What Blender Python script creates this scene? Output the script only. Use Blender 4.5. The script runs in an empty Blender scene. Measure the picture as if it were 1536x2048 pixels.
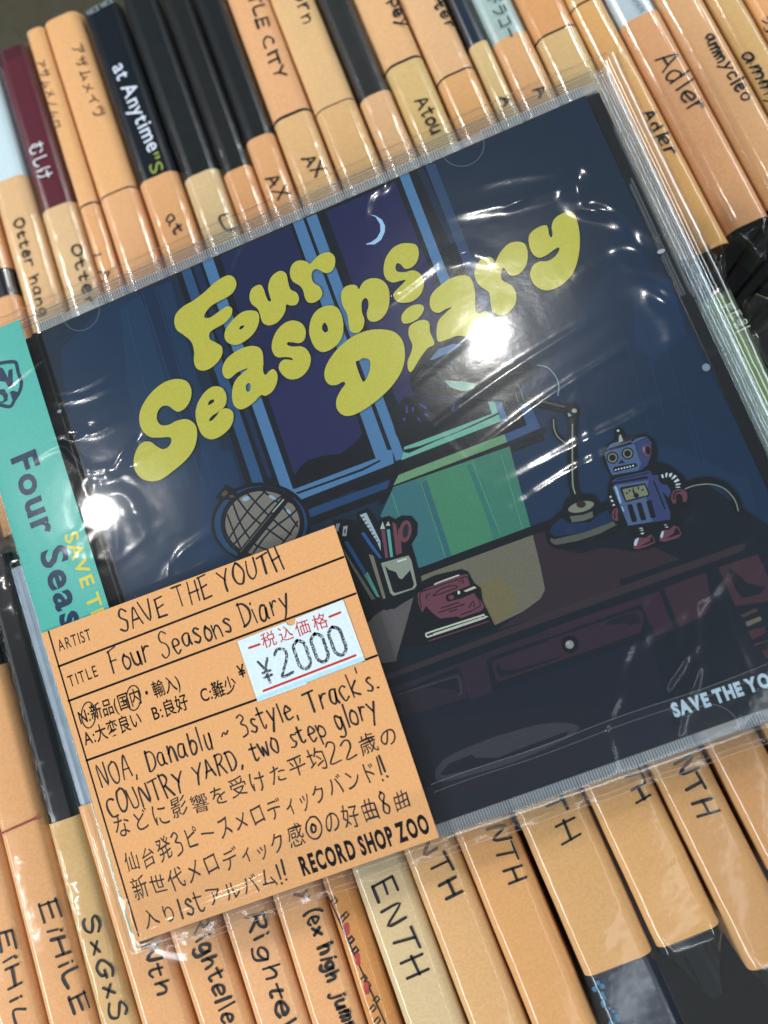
import bpy, bmesh, math, random
import numpy as np
from mathutils import Vector, Matrix
from mathutils.geometry import tessellate_polygon
random.seed(7)
MM = 0.001
sc = bpy.context.scene
COL = sc.collection

# ------------------------------------------------------------------ camera
# World frame: top face of the CD case is z = 0, its lower left corner the origin, millimetres * 0.001.
R = np.array([[0.92692097, -0.34932229, -0.13708193],
              [-0.36468878, -0.92464386, -0.10970793],
              [-0.08842854, 0.15168282, -0.9844657]])
T = np.array([-45.52796797, 79.96757041, 141.25778435])
EYE = -R.T @ T
FPX = 1538.0
cam_d = bpy.data.cameras.new("camera")
cam = bpy.data.objects.new("camera", cam_d); COL.objects.link(cam)
m3 = R.T @ np.diag([1, -1, -1])
mat = Matrix([[*m3[i], EYE[i] * MM] for i in range(3)] + [[0, 0, 0, 1]])
cam.matrix_world = mat
cam_d.sensor_fit = 'VERTICAL'; cam_d.sensor_height = 36.0; cam_d.sensor_width = 27.0
cam_d.lens = FPX / 2048 * 36
cam_d.clip_start = 0.005; cam_d.clip_end = 20
cam_d.dof.use_dof = True; cam_d.dof.focus_distance = 0.150; cam_d.dof.aperture_fstop = 11
sc.camera = cam

# ------------------------------------------------------------------ world and shop lamps
w = bpy.data.worlds.new("World"); sc.world = w; w.use_nodes = True
bg = w.node_tree.nodes["Background"]
bg.inputs[0].default_value = (0.80, 0.90, 1.0, 1); bg.inputs[1].default_value = 0.065
def lamp(name, xyz, aim, watts, radius=None, size=None, col=(1, .96, .88)):
    d = bpy.data.lights.new(name, 'AREA'); d.energy = watts; d.color = col
    if radius: d.shape = 'DISK'; d.size = 2 * radius * MM
    else: d.shape = 'RECTANGLE'; d.size, d.size_y = size
    o = bpy.data.objects.new(name, d); COL.objects.link(o)
    o.location = Vector(xyz) * MM
    v = (Vector(aim) - Vector(xyz)).normalized()
    o.rotation_euler = v.to_track_quat('-Z', 'Y').to_euler()
    return o
LAMP1 = (273, 538, 1400)
lamp("ceiling_lamp", LAMP1, (100, 80, 0), 2.5, radius=20, col=(1, .97, .92))
lamp("ceiling_lamp", (-630, 500, 1400), (20, 80, 0), 1.7, radius=24, col=(1, .97, .92))
lamp("ceiling_tube_lamp", (420, -520, 1400), (100, 20, 0), 1.3, size=(1.2, .05), col=(.86, .94, 1))
lamp("ceiling_lamp", (-1150, 1150, 1250), (70, 160, -30), 14.5, radius=70, col=(1, .97, .93))
lamp("ceiling_lamp", (1350, 1250, 1250), (100, 140, -30), 7, radius=50, col=(1, .97, .93))
lamp("ceiling_lamp", (-1200, -200, 1300), (50, 0, 0), 2.5, radius=36, col=(.95, .97, 1))  # added for fill, set where the album does not mirror it
lamp("ceiling_lamp", (700, -900, 1300), (80, 20, 0), 1.5, radius=30, col=(.97, .97, 1))  # added front fill, also outside the mirrored area
lamp("ceiling_tube_lamp", (-100, -1000, 1350), (70, 20, 0), 4.0, size=(1.2, .06), col=(.85, .94, 1))
lamp("wall_panel_lamp", (-1100, -650, 850), (70, 0, 0), 20.0, size=(1.3, .24), col=(.85, .94, 1))
lamp("wall_tube_lamp", (-1150, 500, 700), (70, 50, 0), 3.4, size=(1.2, .08), col=(.85, .94, 1))
lamp("wall_tube_lamp", (1350, 350, 520), (100, 60, 0), 13, size=(1.3, .15), col=(.80, .93, 1))
sc.view_settings.view_transform = 'Standard'
sc.view_settings.look = 'None'
sc.view_settings.exposure = 0.0
sc.view_settings.gamma = 1.0
sc.cycles.transparent_max_bounces = 48
sc.cycles.max_bounces = 10
sc.cycles.caustics_reflective = False
sc.cycles.caustics_refractive = False

# ------------------------------------------------------------------ helpers
def at(p, z=0.0):
    """photo pixel (1536 x 2048) -> (x, y) in mm on the horizontal plane at height z"""
    ray = np.array([(p[0] - 768) / FPX, (p[1] - 1024) / FPX, 1.0])
    d = R.T @ ray; s = (z - EYE[2]) / d[2]
    q = EYE + s * d
    return float(q[0]), float(q[1])

def lin(h):
    h = h.lstrip('#'); out = []
    for i in (0, 2, 4):
        c = int(h[i:i + 2], 16) / 255
        out.append(c / 12.92 if c <= .04045 else ((c + .055) / 1.055) ** 2.4)
    return (*out, 1)

def nodes(name):
    m = bpy.data.materials.new(name); m.use_nodes = True
    return m, m.node_tree, m.node_tree.nodes["Principled BSDF"]
def N(nt, t, **k):
    n = nt.nodes.new(t)
    for a, v in k.items():
        if a in n.inputs: n.inputs[a].default_value = v
        else: setattr(n, a, v)
    return n
def add_bump(nt, p, scale, strength, dist, detail=2.0, coat=False):
    tc = N(nt, 'ShaderNodeTexCoord'); no = N(nt, 'ShaderNodeTexNoise'); no.inputs['Scale'].default_value = scale
    no.inputs['Detail'].default_value = detail
    b = N(nt, 'ShaderNodeBump'); b.inputs['Strength'].default_value = strength; b.inputs['Distance'].default_value = dist
    nt.links.new(tc.outputs['Object'], no.inputs['Vector']); nt.links.new(no.outputs['Fac'], b.inputs['Height'])
    nt.links.new(b.outputs['Normal'], p.inputs['Coat Normal' if coat else 'Normal'])
    return tc, no
def mottle(nt, p, col, scale, amt, tc=None):
    tc = tc or N(nt, 'ShaderNodeTexCoord')
    no = N(nt, 'ShaderNodeTexNoise'); no.inputs['Scale'].default_value = scale; no.inputs['Detail'].default_value = 5
    mr = N(nt, 'ShaderNodeMapRange'); mr.inputs['From Min'].default_value = .3; mr.inputs['From Max'].default_value = .7
    mr.inputs['To Min'].default_value = 1 - amt; mr.inputs['To Max'].default_value = 1 + amt
    vm = N(nt, 'ShaderNodeVectorMath', operation='SCALE'); vm.inputs[0].default_value = col[:3]
    nt.links.new(tc.outputs['Object'], no.inputs['Vector']); nt.links.new(no.outputs['Fac'], mr.inputs['Value'])
    nt.links.new(mr.outputs['Result'], vm.inputs['Scale']); nt.links.new(vm.outputs[0], p.inputs['Base Color'])

_C = {}
def ink(hexc):                       # glossy coated print
    k = 'ink' + hexc
    if k not in _C:
        m, nt, p = nodes("print_" + hexc.strip('#'))
        p.inputs['Roughness'].default_value = .23
        p.inputs['Specular IOR Level'].default_value = .26
        tc, _ = add_bump(nt, p, 8000, .30, .00003)
        mottle(nt, p, lin(hexc), 5200, .16, tc)
        _C[k] = m
    return _C[k]
def paper(hexc):
    k = 'pap' + hexc
    if k not in _C:
        m, nt, p = nodes("paper_" + hexc.strip('#'))
        p.inputs['Roughness'].default_value = .8; p.inputs['Specular IOR Level'].default_value = .2
        tc, _ = add_bump(nt, p, 2600, .3, .00006, 4)
        mottle(nt, p, lin(hexc), 1900, .075, tc)
        _C[k] = m
    return _C[k]
def pen(hexc='#1d1b1c'):
    k = 'pen' + hexc
    if k not in _C:
        m, nt, p = nodes("pen_" + hexc.strip('#'))
        p.inputs['Roughness'].default_value = .6; p.inputs['Specular IOR Level'].default_value = .3
        mottle(nt, p, lin(hexc), 900, .25)
        _C[k] = m
    return _C[k]
def stamp_ink(back):
    m, nt, p = nodes("stamp_ink")
    p.inputs['Roughness'].default_value = .8
    tc = N(nt, 'ShaderNodeTexCoord'); no = N(nt, 'ShaderNodeTexNoise'); no.inputs['Scale'].default_value = 3800; no.inputs['Detail'].default_value = 3
    cr = N(nt, 'ShaderNodeValToRGB'); cr.color_ramp.elements[0].position = .52; cr.color_ramp.elements[1].position = .68
    cr.color_ramp.elements[0].color = lin('#2b3036'); cr.color_ramp.elements[1].color = lin(back)
    nt.links.new(tc.outputs['Object'], no.inputs['Vector']); nt.links.new(no.outputs['Fac'], cr.inputs['Fac']); nt.links.new(cr.outputs['Color'], p.inputs['Base Color'])
    return m
def plastic(hexc, rough=.3, name=None, coat=0.0):
    k = 'pla' + hexc + str(rough)
    if k not in _C:
        m, nt, p = nodes(name or "plastic_" + hexc.strip('#'))
        p.inputs['Roughness'].default_value = rough; p.inputs['Coat Weight'].default_value = coat
        mottle(nt, p, lin(hexc), 300, .12)
        _C[k] = m
    return _C[k]
def clear(name, rough, ior, tint, haze=0.0, bump=None):
    m = bpy.data.materials.new(name); m.use_nodes = True; nt = m.node_tree; nt.nodes.clear()
    out = N(nt, 'ShaderNodeOutputMaterial'); mx = N(nt, 'ShaderNodeMixShader')
    # Fresnel (Schlick) that is the same from both faces, so thin sheets stay clear at slanting angles
    f0 = ((ior - 1) / (ior + 1)) ** 2
    ge = N(nt, 'ShaderNodeNewGeometry'); dt = N(nt, 'ShaderNodeVectorMath', operation='DOT_PRODUCT')
    nt.links.new(ge.outputs['Incoming'], dt.inputs[0]); nt.links.new(ge.outputs['Normal'], dt.inputs[1])
    ab = N(nt, 'ShaderNodeMath', operation='ABSOLUTE'); nt.links.new(dt.outputs['Value'], ab.inputs[0])
    su = N(nt, 'ShaderNodeMath', operation='SUBTRACT'); su.inputs[0].default_value = 1; nt.links.new(ab.outputs[0], su.inputs[1])
    pw = N(nt, 'ShaderNodeMath', operation='POWER'); pw.inputs[1].default_value = 5; nt.links.new(su.outputs[0], pw.inputs[0])
    fr = N(nt, 'ShaderNodeMath', operation='MULTIPLY_ADD'); fr.inputs[1].default_value = 1 - f0; fr.inputs[2].default_value = f0; nt.links.new(pw.outputs[0], fr.inputs[0])
    tr = N(nt, 'ShaderNodeBsdfTransparent'); tr.inputs[0].default_value = (*tint, 1)
    gl = N(nt, 'ShaderNodeBsdfGlossy'); gl.inputs['Roughness'].default_value = rough; gl.inputs[0].default_value = (1, 1, 1, 1)
    nt.links.new(fr.outputs[0], mx.inputs[0]); nt.links.new(tr.outputs[0], mx.inputs[1]); nt.links.new(gl.outputs[0], mx.inputs[2])
    last = mx
    if haze:
        m2 = N(nt, 'ShaderNodeMixShader'); df = N(nt, 'ShaderNodeBsdfDiffuse'); df.inputs[0].default_value = (.85, .9, .95, 1)
        m2.inputs[0].default_value = haze
        nt.links.new(mx.outputs[0], m2.inputs[1]); nt.links.new(df.outputs[0], m2.inputs[2]); last = m2
    if bump:
        tc = N(nt, 'ShaderNodeTexCoord'); no = N(nt, 'ShaderNodeTexNoise'); no.inputs['Scale'].default_value = bump[0]; no.inputs['Detail'].default_value = 3
        b = N(nt, 'ShaderNodeBump'); b.inputs['Strength'].default_value = bump[1]; b.inputs['Distance'].default_value = bump[2]
        nt.links.new(tc.outputs['Object'], no.inputs['Vector']); nt.links.new(no.outputs['Fac'], b.inputs['Height'])
        nt.links.new(b.outputs[0], gl.inputs['Normal'])
    nt.links.new(last.outputs[0], out.inputs['Surface'])
    return m
FILM = clear("clear_film", .135, 1.45, (.99, .993, .995), .003, (260, .06, .0006))
FILM_ROW = clear("clear_sleeve_film", .12, 1.42, (.99, .99, .99), .006, (120, .2, .0008))
CLEAR = clear("clear_polystyrene", .045, 1.55, (.975, .985, .99), .004)
EDGE = clear("frosted_polystyrene_rib", .25, 1.6, (.80, .85, .89), .22)
RIM = clear("bright_clear_rim", .12, 2.1, (.94, .96, .98), .06)
RIB = clear('frosted_polystyrene_tooth', .22, 1.6, (.62, .68, .74), .30)
GLASS, _nt, _p = nodes("clear_polystyrene_edge")
_p.inputs['Transmission Weight'].default_value = 1; _p.inputs['IOR'].default_value = 1.45; _p.inputs['Roughness'].default_value = .04
_p.inputs['Base Color'].default_value = (.93, .97, 1, 1)

class MB:
    def __init__(s): s.v = []; s.f = []; s.m = []; s.mats = []
    def mi(s, mat):
        if mat not in s.mats: s.mats.append(mat)
        return s.mats.index(mat)
    def add(s, vs, fs, mat):
        b = len(s.v); i = s.mi(mat)
        s.v += [tuple(v) for v in vs]
        for f in fs: s.f.append([b + k for k in f]); s.m.append(i)
    def poly(s, pts, z, mat, holes=()):
        loops = [[Vector((p[0], p[1], 0)) for p in pts]] + [[Vector((p[0], p[1], 0)) for p in h] for h in holes]
        flat = [v for l in loops for v in l]
        tris = tessellate_polygon(loops)
        fs = []
        for t in tris:
            a, b, c = (flat[k] for k in t)
            fs.append(t if (b - a).cross(c - a).z > 0 else t[::-1])
        s.add([(v.x, v.y, z) for v in flat], fs, mat)
    def stroke(s, pts, wd, z, mat, closed=False, taper=0, press=0):
        n = len(pts)
        if n < 2: return
        P = [Vector(p[:2]) for p in pts]
        L, Rr = [], []
        for i in range(n):
            a = P[i - 1] if (i > 0 or closed) else P[i]; b = P[(i + 1) % n] if (i < n - 1 or closed) else P[i]
            d = (b - a)
            if d.length < 1e-9: d = Vector((1, 0))
            d.normalize(); nrm = Vector((-d.y, d.x))
            k = wd / 2 * (1 + press * math.sin(i * .55 + P[0].x * 3))
            if taper and not closed: k *= 1 - taper * abs(2 * i / (n - 1) - 1) ** 2
            L.append(P[i] + nrm * k); Rr.append(P[i] - nrm * k)
        vs = [(p.x, p.y, z) for p in L] + [(p.x, p.y, z) for p in Rr]
        fs = [(n + i, n + (i + 1) % n, (i + 1) % n, i) for i in range(n if closed else n - 1)]
        s.add(vs, fs, mat)
        if not closed and not taper:
            for P0, P1 in ((P[0], P[1]), (P[-1], P[-2])):
                d = (P0 - P1)
                if d.length < 1e-9: continue
                a0 = math.atan2(d.y, d.x)
                cap = [(P0.x, P0.y, z)] + [(P0.x + wd / 2 * math.cos(a0 + t * math.pi / 6), P0.y + wd / 2 * math.sin(a0 + t * math.pi / 6), z) for t in range(-3, 4)]
                s.add(cap, [(0, i, i + 1) for i in range(1, 7)], mat)
    def box(s, x0, x1, y0, y1, z0, z1, mat):
        s.add([(x0, y0, z0), (x1, y0, z0), (x1, y1, z0), (x0, y1, z0), (x0, y0, z1), (x1, y0, z1), (x1, y1, z1), (x0, y1, z1)],
              [(0, 3, 2, 1), (4, 5, 6, 7), (0, 1, 5, 4), (1, 2, 6, 5), (2, 3, 7, 6), (3, 0, 4, 7)], mat)
    def build(s, name, parent=None, smooth=False, bevel=0, loc=None, kind=None):
        me = bpy.data.meshes.new(name)
        me.from_pydata([(a * MM, b * MM, c * MM) for a, b, c in s.v], [], s.f)
        for mt in s.mats: me.materials.append(mt)
        me.polygons.foreach_set('material_index', s.m)
        if smooth: me.polygons.foreach_set('use_smooth', [True] * len(s.f))
        me.update()
        o = bpy.data.objects.new(name, me); COL.objects.link(o)
        if parent: o.parent = parent
        if bevel:
            b = o.modifiers.new('bevel', 'BEVEL'); b.width = bevel * MM; b.segments = 2; b.limit_method = 'ANGLE'
        if kind: o['kind'] = kind
        return o

def smooth(pts, closed=True, k=5):
    P = [np.array(p, float) for p in pts]; n = len(P); out = []
    rng = range(n) if closed else range(n - 1)
    for i in rng:
        p0 = P[(i - 1) % n] if (closed or i > 0) else P[i]
        p1 = P[i]; p2 = P[(i + 1) % n]
        p3 = P[(i + 2) % n] if (closed or i < n - 2) else P[(i + 1) % n]
        for t in np.linspace(0, 1, k, endpoint=False):
            out.append(tuple(.5 * ((2 * p1) + (-p0 + p2) * t + (2 * p0 - 5 * p1 + 4 * p2 - p3) * t * t + (-p0 + 3 * p1 - 3 * p2 + p3) * t ** 3)))
    if not closed: out.append(tuple(P[-1]))
    return out

def empty(name, x, y, z, label, cat, group=None):
    o = bpy.data.objects.new(name, None); COL.objects.link(o); o.location = (x * MM, y * MM, z * MM)
    o.empty_display_size = .01
    o['label'] = label; o['category'] = cat
    if group: o['group'] = group
    return o

# ---- lettering -----------------------------------------------------
_glyph = {}
def glyph(ch, off=0.0):
    k = (ch, off)
    if k not in _glyph:
        c = bpy.data.curves.new('glyph', 'FONT'); c.body = ch; c.offset = off; c.resolution_u = 3
        o = bpy.data.objects.new('glyph', c); COL.objects.link(o)
        dg = bpy.context.evaluated_depsgraph_get(); ev = o.evaluated_get(dg); me = ev.to_mesh()
        vs = [(v.co.x, v.co.y) for v in me.vertices]; fs = [tuple(p.vertices) for p in me.polygons]
        ev.to_mesh_clear(); bpy.data.objects.remove(o); bpy.data.curves.remove(c)
        adv = (max(v[0] for v in vs) + .07) if vs else .3
        if vs and ord(ch) > 0x2e00: adv = 1.0
        _glyph[k] = (vs, fs, adv)
    return _glyph[k]
# single-stroke handwriting alphabet: "x,y x,y ...;next stroke" on a 4 x 6 grid (caps 6 high)
PENS = {
'A': "0,0 1,3 2.1,6 3,3 3.8,0;.8,2.1 3.3,2.4", 'C': "3.6,5.2 2.4,6 .9,5 .2,3 .6,.8 2,.0 3.6,.5", 'D': ".4,6 .6,0;.2,5.8 2.2,5.7 3.7,4 3.5,1.6 2,.2 .5,0",
'E': ".5,6 .4,0;.3,6 3.4,6.2;.4,3.1 3,3.3;.4,0 3.5,.2", 'F': ".4,6 .5,0;.1,5.9 3.8,6.3;.5,3 2.8,3.4", 'G': "3.6,5.2 2.4,6 .9,5 .2,3 .6,.8 2,.0 3.4,.8 3.4,2.6;2,2.7 3.8,2.7",
'H': ".4,6 .3,0;3.4,6.1 3.5,0;.3,3 3.5,3.2", 'I': "1,6 1,0", 'L': ".5,6 .4,.1 3.3,.2", 'M': "0,0 .6,6 2,2 3.5,6 4,0", 'N': ".3,0 .5,6 3.3,.3 3.6,6.2", 'O': "2,6 .6,5 .1,3 .7,.8 2,0 3.4,1 3.8,3.2 3.2,5.2 2,6",
'P': ".5,6 .5,0;.3,5.9 2.6,6 3.5,4.6 2.6,3.2 .5,2.8", 'R': ".5,6 .5,0;.3,5.9 2.6,6 3.4,4.7 2.4,3.3 .6,3;1.6,3 3.7,0", 'S': "3.4,5.2 2.2,6.1 .8,5.4 .8,4.1 2.2,3.2 3.2,2 2.6,.4 1.2,-.1 .1,.8",
'T': "0,5.9 4,6.2;2.1,6 2,0", 'U': ".3,6 .3,2 1.2,.1 2.6,.2 3.4,2 3.5,6.1", 'V': "0,6 1.9,0 3.8,6.2", 'X': ".2,6 3.6,0;3.7,6.1 .1,0", 'Y': "0,6 1.9,3.2;3.9,6.3 1.9,3.1 1.2,0",
'a': "2.9,3.6 1.6,4.1 .4,2.9 .4,1 1.3,.1 2.4,1 2.9,3.4 2.8,1.2 3.4,0", 'b': ".4,6 .5,.2 1.8,0 3.1,1.2 3,3 1.8,3.9 .5,2.6", 'c': "2.9,3.4 1.7,4.1 .5,3 .4,1.1 1.5,0 2.9,.6", 'd': "2.8,3.4 1.6,4 .4,2.8 .4,1 1.4,0 2.7,1.1;2.9,6 2.9,0",
'e': ".5,2.1 2.9,2.4 2.6,3.7 1.5,4.1 .5,3 .5,1 1.6,0 3,.5", 'g': "2.9,3.5 1.6,4.1 .5,3 .6,1.2 1.6,.5 2.7,1.6 2.9,3.8 2.8,-.8 1.7,-2 .5,-1.4", 'h': ".5,6 .5,0;.5,2.2 1.7,3.9 2.8,3.2 2.9,0", 'i': ".8,3.9 .8,0;.8,5.3 .9,5.6",
'j': "1.6,3.9 1.6,-1 .8,-2 .1,-1.5;1.6,5.3 1.7,5.6", 'k': ".5,6 .5,0;2.8,4 .6,1.8 2.9,0", 'l': ".8,6 .8,0", 'm': ".3,4 .3,0;.3,2.4 1.1,3.9 1.9,3 1.9,0;1.9,2.4 2.8,3.9 3.6,3 3.7,0", 'n': ".4,4 .4,0;.4,2.3 1.7,3.9 2.8,3 2.9,0",
'o': "1.6,4 .5,3 .4,1.2 1.5,0 2.8,.9 3,2.8 1.7,4", 'p': ".5,4 .5,-2;.5,2.6 1.8,4 3,2.9 2.8,1 1.6,.2 .6,.9", 'r': ".5,4 .5,0;.5,2.4 1.5,3.8 2.7,3.7", 's': "2.6,3.5 1.6,4.1 .7,3.4 1.6,2.2 2.5,1.1 1.7,0 .4,.4", 't': "1.3,5.4 1.2,.8 1.9,0 2.8,.5;.1,3.9 2.8,4.1",
'u': ".4,4 .4,1.2 1.3,0 2.6,1 2.8,4 2.9,0", 'w': ".1,4 .9,.1 1.9,3 2.9,.1 3.8,4", 'x': ".3,3.7 2.8,.1;2.9,3.8 .2,0", 'y': ".3,4 1.6,1.2;3,4.1 1.4,.2 .3,-2",
'1': "1,6 .9,0", '2': ".3,4.8 1.5,6 3,5.2 2.6,3.4 .3,.1 3.6,.4", '3': ".3,5.4 1.8,6 3,5 1.6,3.4 3.2,2.4 2.8,.5 .6,-.4", '8': "2,6 .8,5 1.6,3.2 3,1.6 2,0 .7,1.2 1.8,3.1 3,4.8 2,6", '0': "2,6 .7,4.6 .7,1.4 2,0 3.3,1.4 3.3,4.6 2,6",
'.': ".4,.1 .6,.0", ',': ".6,.5 .2,-.8", "'": ".5,6 .3,5", '~': "0,2.4 .8,3.2 1.9,2.4 2.8,3.2", '(': "1.5,7 .4,4.6 .4,1.4 1.5,-1", ')': ".3,7 1.4,4.6 1.4,1.4 .3,-1", '!': ".6,6 .5,1.8;.4,.3 .5,.1", '¥': ".2,6 1.9,3.2;3.7,6 1.9,3.2 1.9,0;.6,3 3.2,3;.6,1.7 3.2,1.7",
'×': ".4,3.4 2.6,.8;2.6,3.5 .4,.7", '◎': "2.4,6 .6,5 .1,3 .8,.6 2.6,-.2 4.4,1 5,3 4.2,5.2 2.4,6;2.5,4 1.7,3.2 2,2.2 2.9,2.1 3.3,3 2.5,4",
}
def frame(p0, p1, z):
    a = np.array(at(p0, z)); b = np.array(at(p1, z)); L = np.linalg.norm(b - a); d = (b - a) / L
    return a, d, np.array([-d[1], d[0]]), L
def handwrite(mb, text, p0, p1, h, z, mat, wd=.42, jit=.13, lay=.002, seed=0):
    """handwriting from pixel p0 to p1 (baseline), cap height h in mm, on plane z"""
    rnd = random.Random(seed + len(text)); a, d, u, L = frame(p0, p1, z)
    items, x = [], 0.0
    for ch in text:
        if ch == ' ': x += 3.4; continue
        if ch in PENS:
            st = [[tuple(map(float, q.split(','))) for q in s.split()] for s in PENS[ch].split(';')]
            wch = max(p[0] for s in st for p in s) + 1.25
            items.append(('s', st, x)); x += wch
        else:
            small = ch in 'ィッャュョ'
            items.append(('g', ch, x)); x += 5.2 if small else 6.4
    x = max(x - 1.2, 1)
    sx = L / x; sy = h / 6.0
    for n, (k, g, gx) in enumerate(items):
        dy = rnd.uniform(-.45, .45); sk = rnd.uniform(-.14, .10); sc_ = rnd.uniform(.86, 1.12)
        if k == 's':
            for s in g:
                q = [(px + rnd.uniform(-jit, jit) * 2, py + rnd.uniform(-jit, jit) * 2) for px, py in s]
                q = smooth(q, False, 4) if len(q) > 2 else q
                pts = [a + d * ((gx + px + sk * py) * sx) + u * ((py * sc_ + dy) * sy) for px, py in q]
                mb.stroke(pts, wd * rnd.uniform(.78, 1.15), z + lay + n * .0006, mat, press=.16)
        else:
            vs, fs, _ = glyph(g, .002)
            k1, k2 = rnd.uniform(0, 6), rnd.uniform(0, 6); k3 = 5.8 if g not in 'ィッ' else 4.8
            rot = rnd.uniform(-.12, .10)
            out = []
            for vx, vy in vs:
                vx += .034 * math.sin(4.5 * vy + k1); vy += .034 * math.sin(4.5 * vx + k2) + rot * (vx - .5)
                p = a + d * ((gx + vx * k3) * sx) + u * ((vy * 6.3 * sc_ + .3 + dy) * sy)
                out.append((p[0], p[1], z + lay + n * .0006))
            mb.add(out, fs, mat)
def letter(mb, text, p0, p1, h, z, mat, off=0.0, lay=.002, gap=0.0, skew=0.0):
    """printed text from pixel p0 to p1 (baseline), cap height h in mm"""
    a, d, u, L = frame(p0, p1, z)
    x, items = 0.0, []
    for ch in text:
        if ch == ' ': x += .3; continue
        vs, fs, adv = glyph(ch, off); items.append((vs, fs, x)); x += adv + gap
    x = max(x - .07 - gap, .1); sx = L / x; sy = h / .72
    for vs, fs, gx in items:
        mb.add([(*(a + d * ((gx + vx + skew * vy) * sx) + u * (vy * sy)), z + lay) for vx, vy in vs], fs, mat)

# ------------------------------------------------------------------ setting: the rack the discs stand in
def structure(name, mb, **k):
    o = mb.build(name, **k); o['kind'] = 'structure'; return o
black_board = plastic('#0c0d0e', .6, 'black_shelf_board')
mb = MB(); mb.box(-400, 500, -300, 88.5, -170, -153.5, black_board); structure('rack_floor', mb)
mb = MB(); mb.box(-400, 500, 88.6, 232, -200, -178.5, black_board); structure('lower_rack_floor', mb)
olive = plastic('#34301a', .7, 'olive_shelf_board')
mb = MB(); mb.box(-400, 500, 240, 700, -100, -85, olive); structure('shelf', mb)

# ------------------------------------------------------------------ discs filed on edge
ORANGE = ['#dda471', '#e0a878', '#d9a06c', '#e2ab74']; PALE = '#d6b88a'
FRONT = 'cd cases filed in the front row under the album'; BACK = 'cd cases filed in the back row behind the album'
def prof(w2, r, top, down, n=5):
    pts = [(-w2, top - down), (-w2, top - r)]
    pts += [(-w2 + r - r * math.cos(t), top - r + r * math.sin(t)) for t in np.linspace(0, math.pi / 2, n)[1:]]
    pts += [(w2 - r + r * math.sin(t), top - r + r * math.cos(t)) for t in np.linspace(0, math.pi / 2, n)]
    pts.append((w2, top - down))
    return pts
def loft(mb, rings, mat, close=False):
    n = len(rings[0]); b = []
    for r in rings: b += r
    fs = []
    for i in range(len(rings) - 1):
        for j in range(n - 1): fs.append((i * n + j, (i + 1) * n + j, (i + 1) * n + j + 1, i * n + j + 1))
    if close:
        fs.append(tuple(range(n))[::-1]); k = (len(rings) - 1) * n; fs.append(tuple(k + j for j in range(n)))
    mb.add(b, fs, mat)
def spine_item(x, yc, w, ang, zt, label, group, papers, body='#15171b', r=.8, sleeve='smooth', texts=(), ylen=124.5, bands=(), endflap=(7, 7)):
    """x: centre at yc (mm); papers: (y0, y1, colour) along the spine; texts: dicts drawn on the plane of the spine"""
    t = empty('filed_cd_case', 0, 0, 0, label, 'cd case', group)
    a = math.radians(ang); ca, sa = math.cos(a), math.sin(a)
    def tr(lx, ly): return x + lx * ca + ly * sa, yc + ly * ca - lx * sa
    def ring(pts, ly): return [(*tr(px, ly), pz) for px, pz in pts]
    hw, hl = w / 2 - .1, ylen / 2
    bodym = plastic(body, .25, None, .3)
    mb = MB(); P = prof(hw - .25, max(.5, r - .1), zt - .35, 141)
    loft(mb, [ring(P, -hl), ring(P, hl)], bodym, close=True)
    for (y0, y1, c) in bands:      # printed inlay showing in the spine
        Q = prof(hw - .18, max(.5, r - .1), zt - .26, max(3, r + 2))
        loft(mb, [ring(Q, y0 - yc), ring(Q, y1 - yc)], ink(c))
    b = mb.build('case_body', t, smooth=False)
    for (y0, y1, c) in papers:
        mp = MB(); n = 14; rings = []
        for i in range(n + 1):
            ly = (y0 - yc) + (y1 - y0) * i / n
            wob = .06 * math.sin(i * 1.7 + x)
            rings.append(ring([(px + wob * .5, pz + (wob if abs(px) < hw - .2 else 0)) for px, pz in prof(hw + .05, r, zt, 58)], ly))
        loft(mp, rings, paper(c))
        po = mp.build('paper_slip', t, smooth=True)
    if texts:
        for k, tx in enumerate(texts):
            ml = MB(); fn = tx.pop('fn', handwrite)
            fn(ml, z=zt + .12, seed=k + int(x), **tx) if fn is handwrite else fn(ml, z=zt + .12, **tx)
            ml.build('handwriting' if fn is handwrite else 'spine_lettering', t)
    if sleeve:
        ms = MB(); rr = random.Random(int(x * 7) + 3); rings = []
        crinkle = dict(crinkled=.34, loose=.11).get(sleeve, .018)
        n = 36 if sleeve == 'smooth' else 80
        base = prof(hw + .24, r + .55, zt + .34, 26, 9)
        y0, y1 = -hl - .8, hl + .8
        k0 = [rr.uniform(0, 6) for _ in range(8)]
        def rg(ly, sx, dz, cr):
            out = []
            for j, (px, pz) in enumerate(base):
                q = cr * (math.sin(ly * .9 + j * 1.9 + k0[0]) + .7 * math.sin(ly * 2.1 + j * 3.1 + k0[1])) + .10 * math.sin(ly * .12 + j + k0[2])
                q += cr * rr.uniform(-.5, .5)
                out.append((px * sx + q * (.5 if j < 8 else -.1 if px < 0 else -.5) * .6, pz + dz + abs(q) * .5 * (1 if 3 < j < len(base) - 4 else 0)))
            return ring(out, ly)
        if endflap[0]:
            e = endflap[0]
            rings += [rg(y0 - e * q, 1 - .8 * q ** .8, -3.4 * q ** 1.2, .45 * (.4 + q)) for q in (1, .88, .74, .6, .46, .32, .2, .1)]
        for i in range(n + 1): rings.append(rg(y0 + (y1 - y0) * i / n, 1, 0, crinkle))
        if endflap[1]:
            e = endflap[1]
            rings += [rg(y1 + e * q, 1 - .8 * q ** .8, -3.4 * q ** 1.2, .45 * (.4 + q)) for q in (.1, .2, .32, .46, .6, .74, .88, 1)]
        loft(ms, rings, FILM_ROW)
        ms.build('plastic_sleeve', t, smooth=True)
    return t

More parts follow.
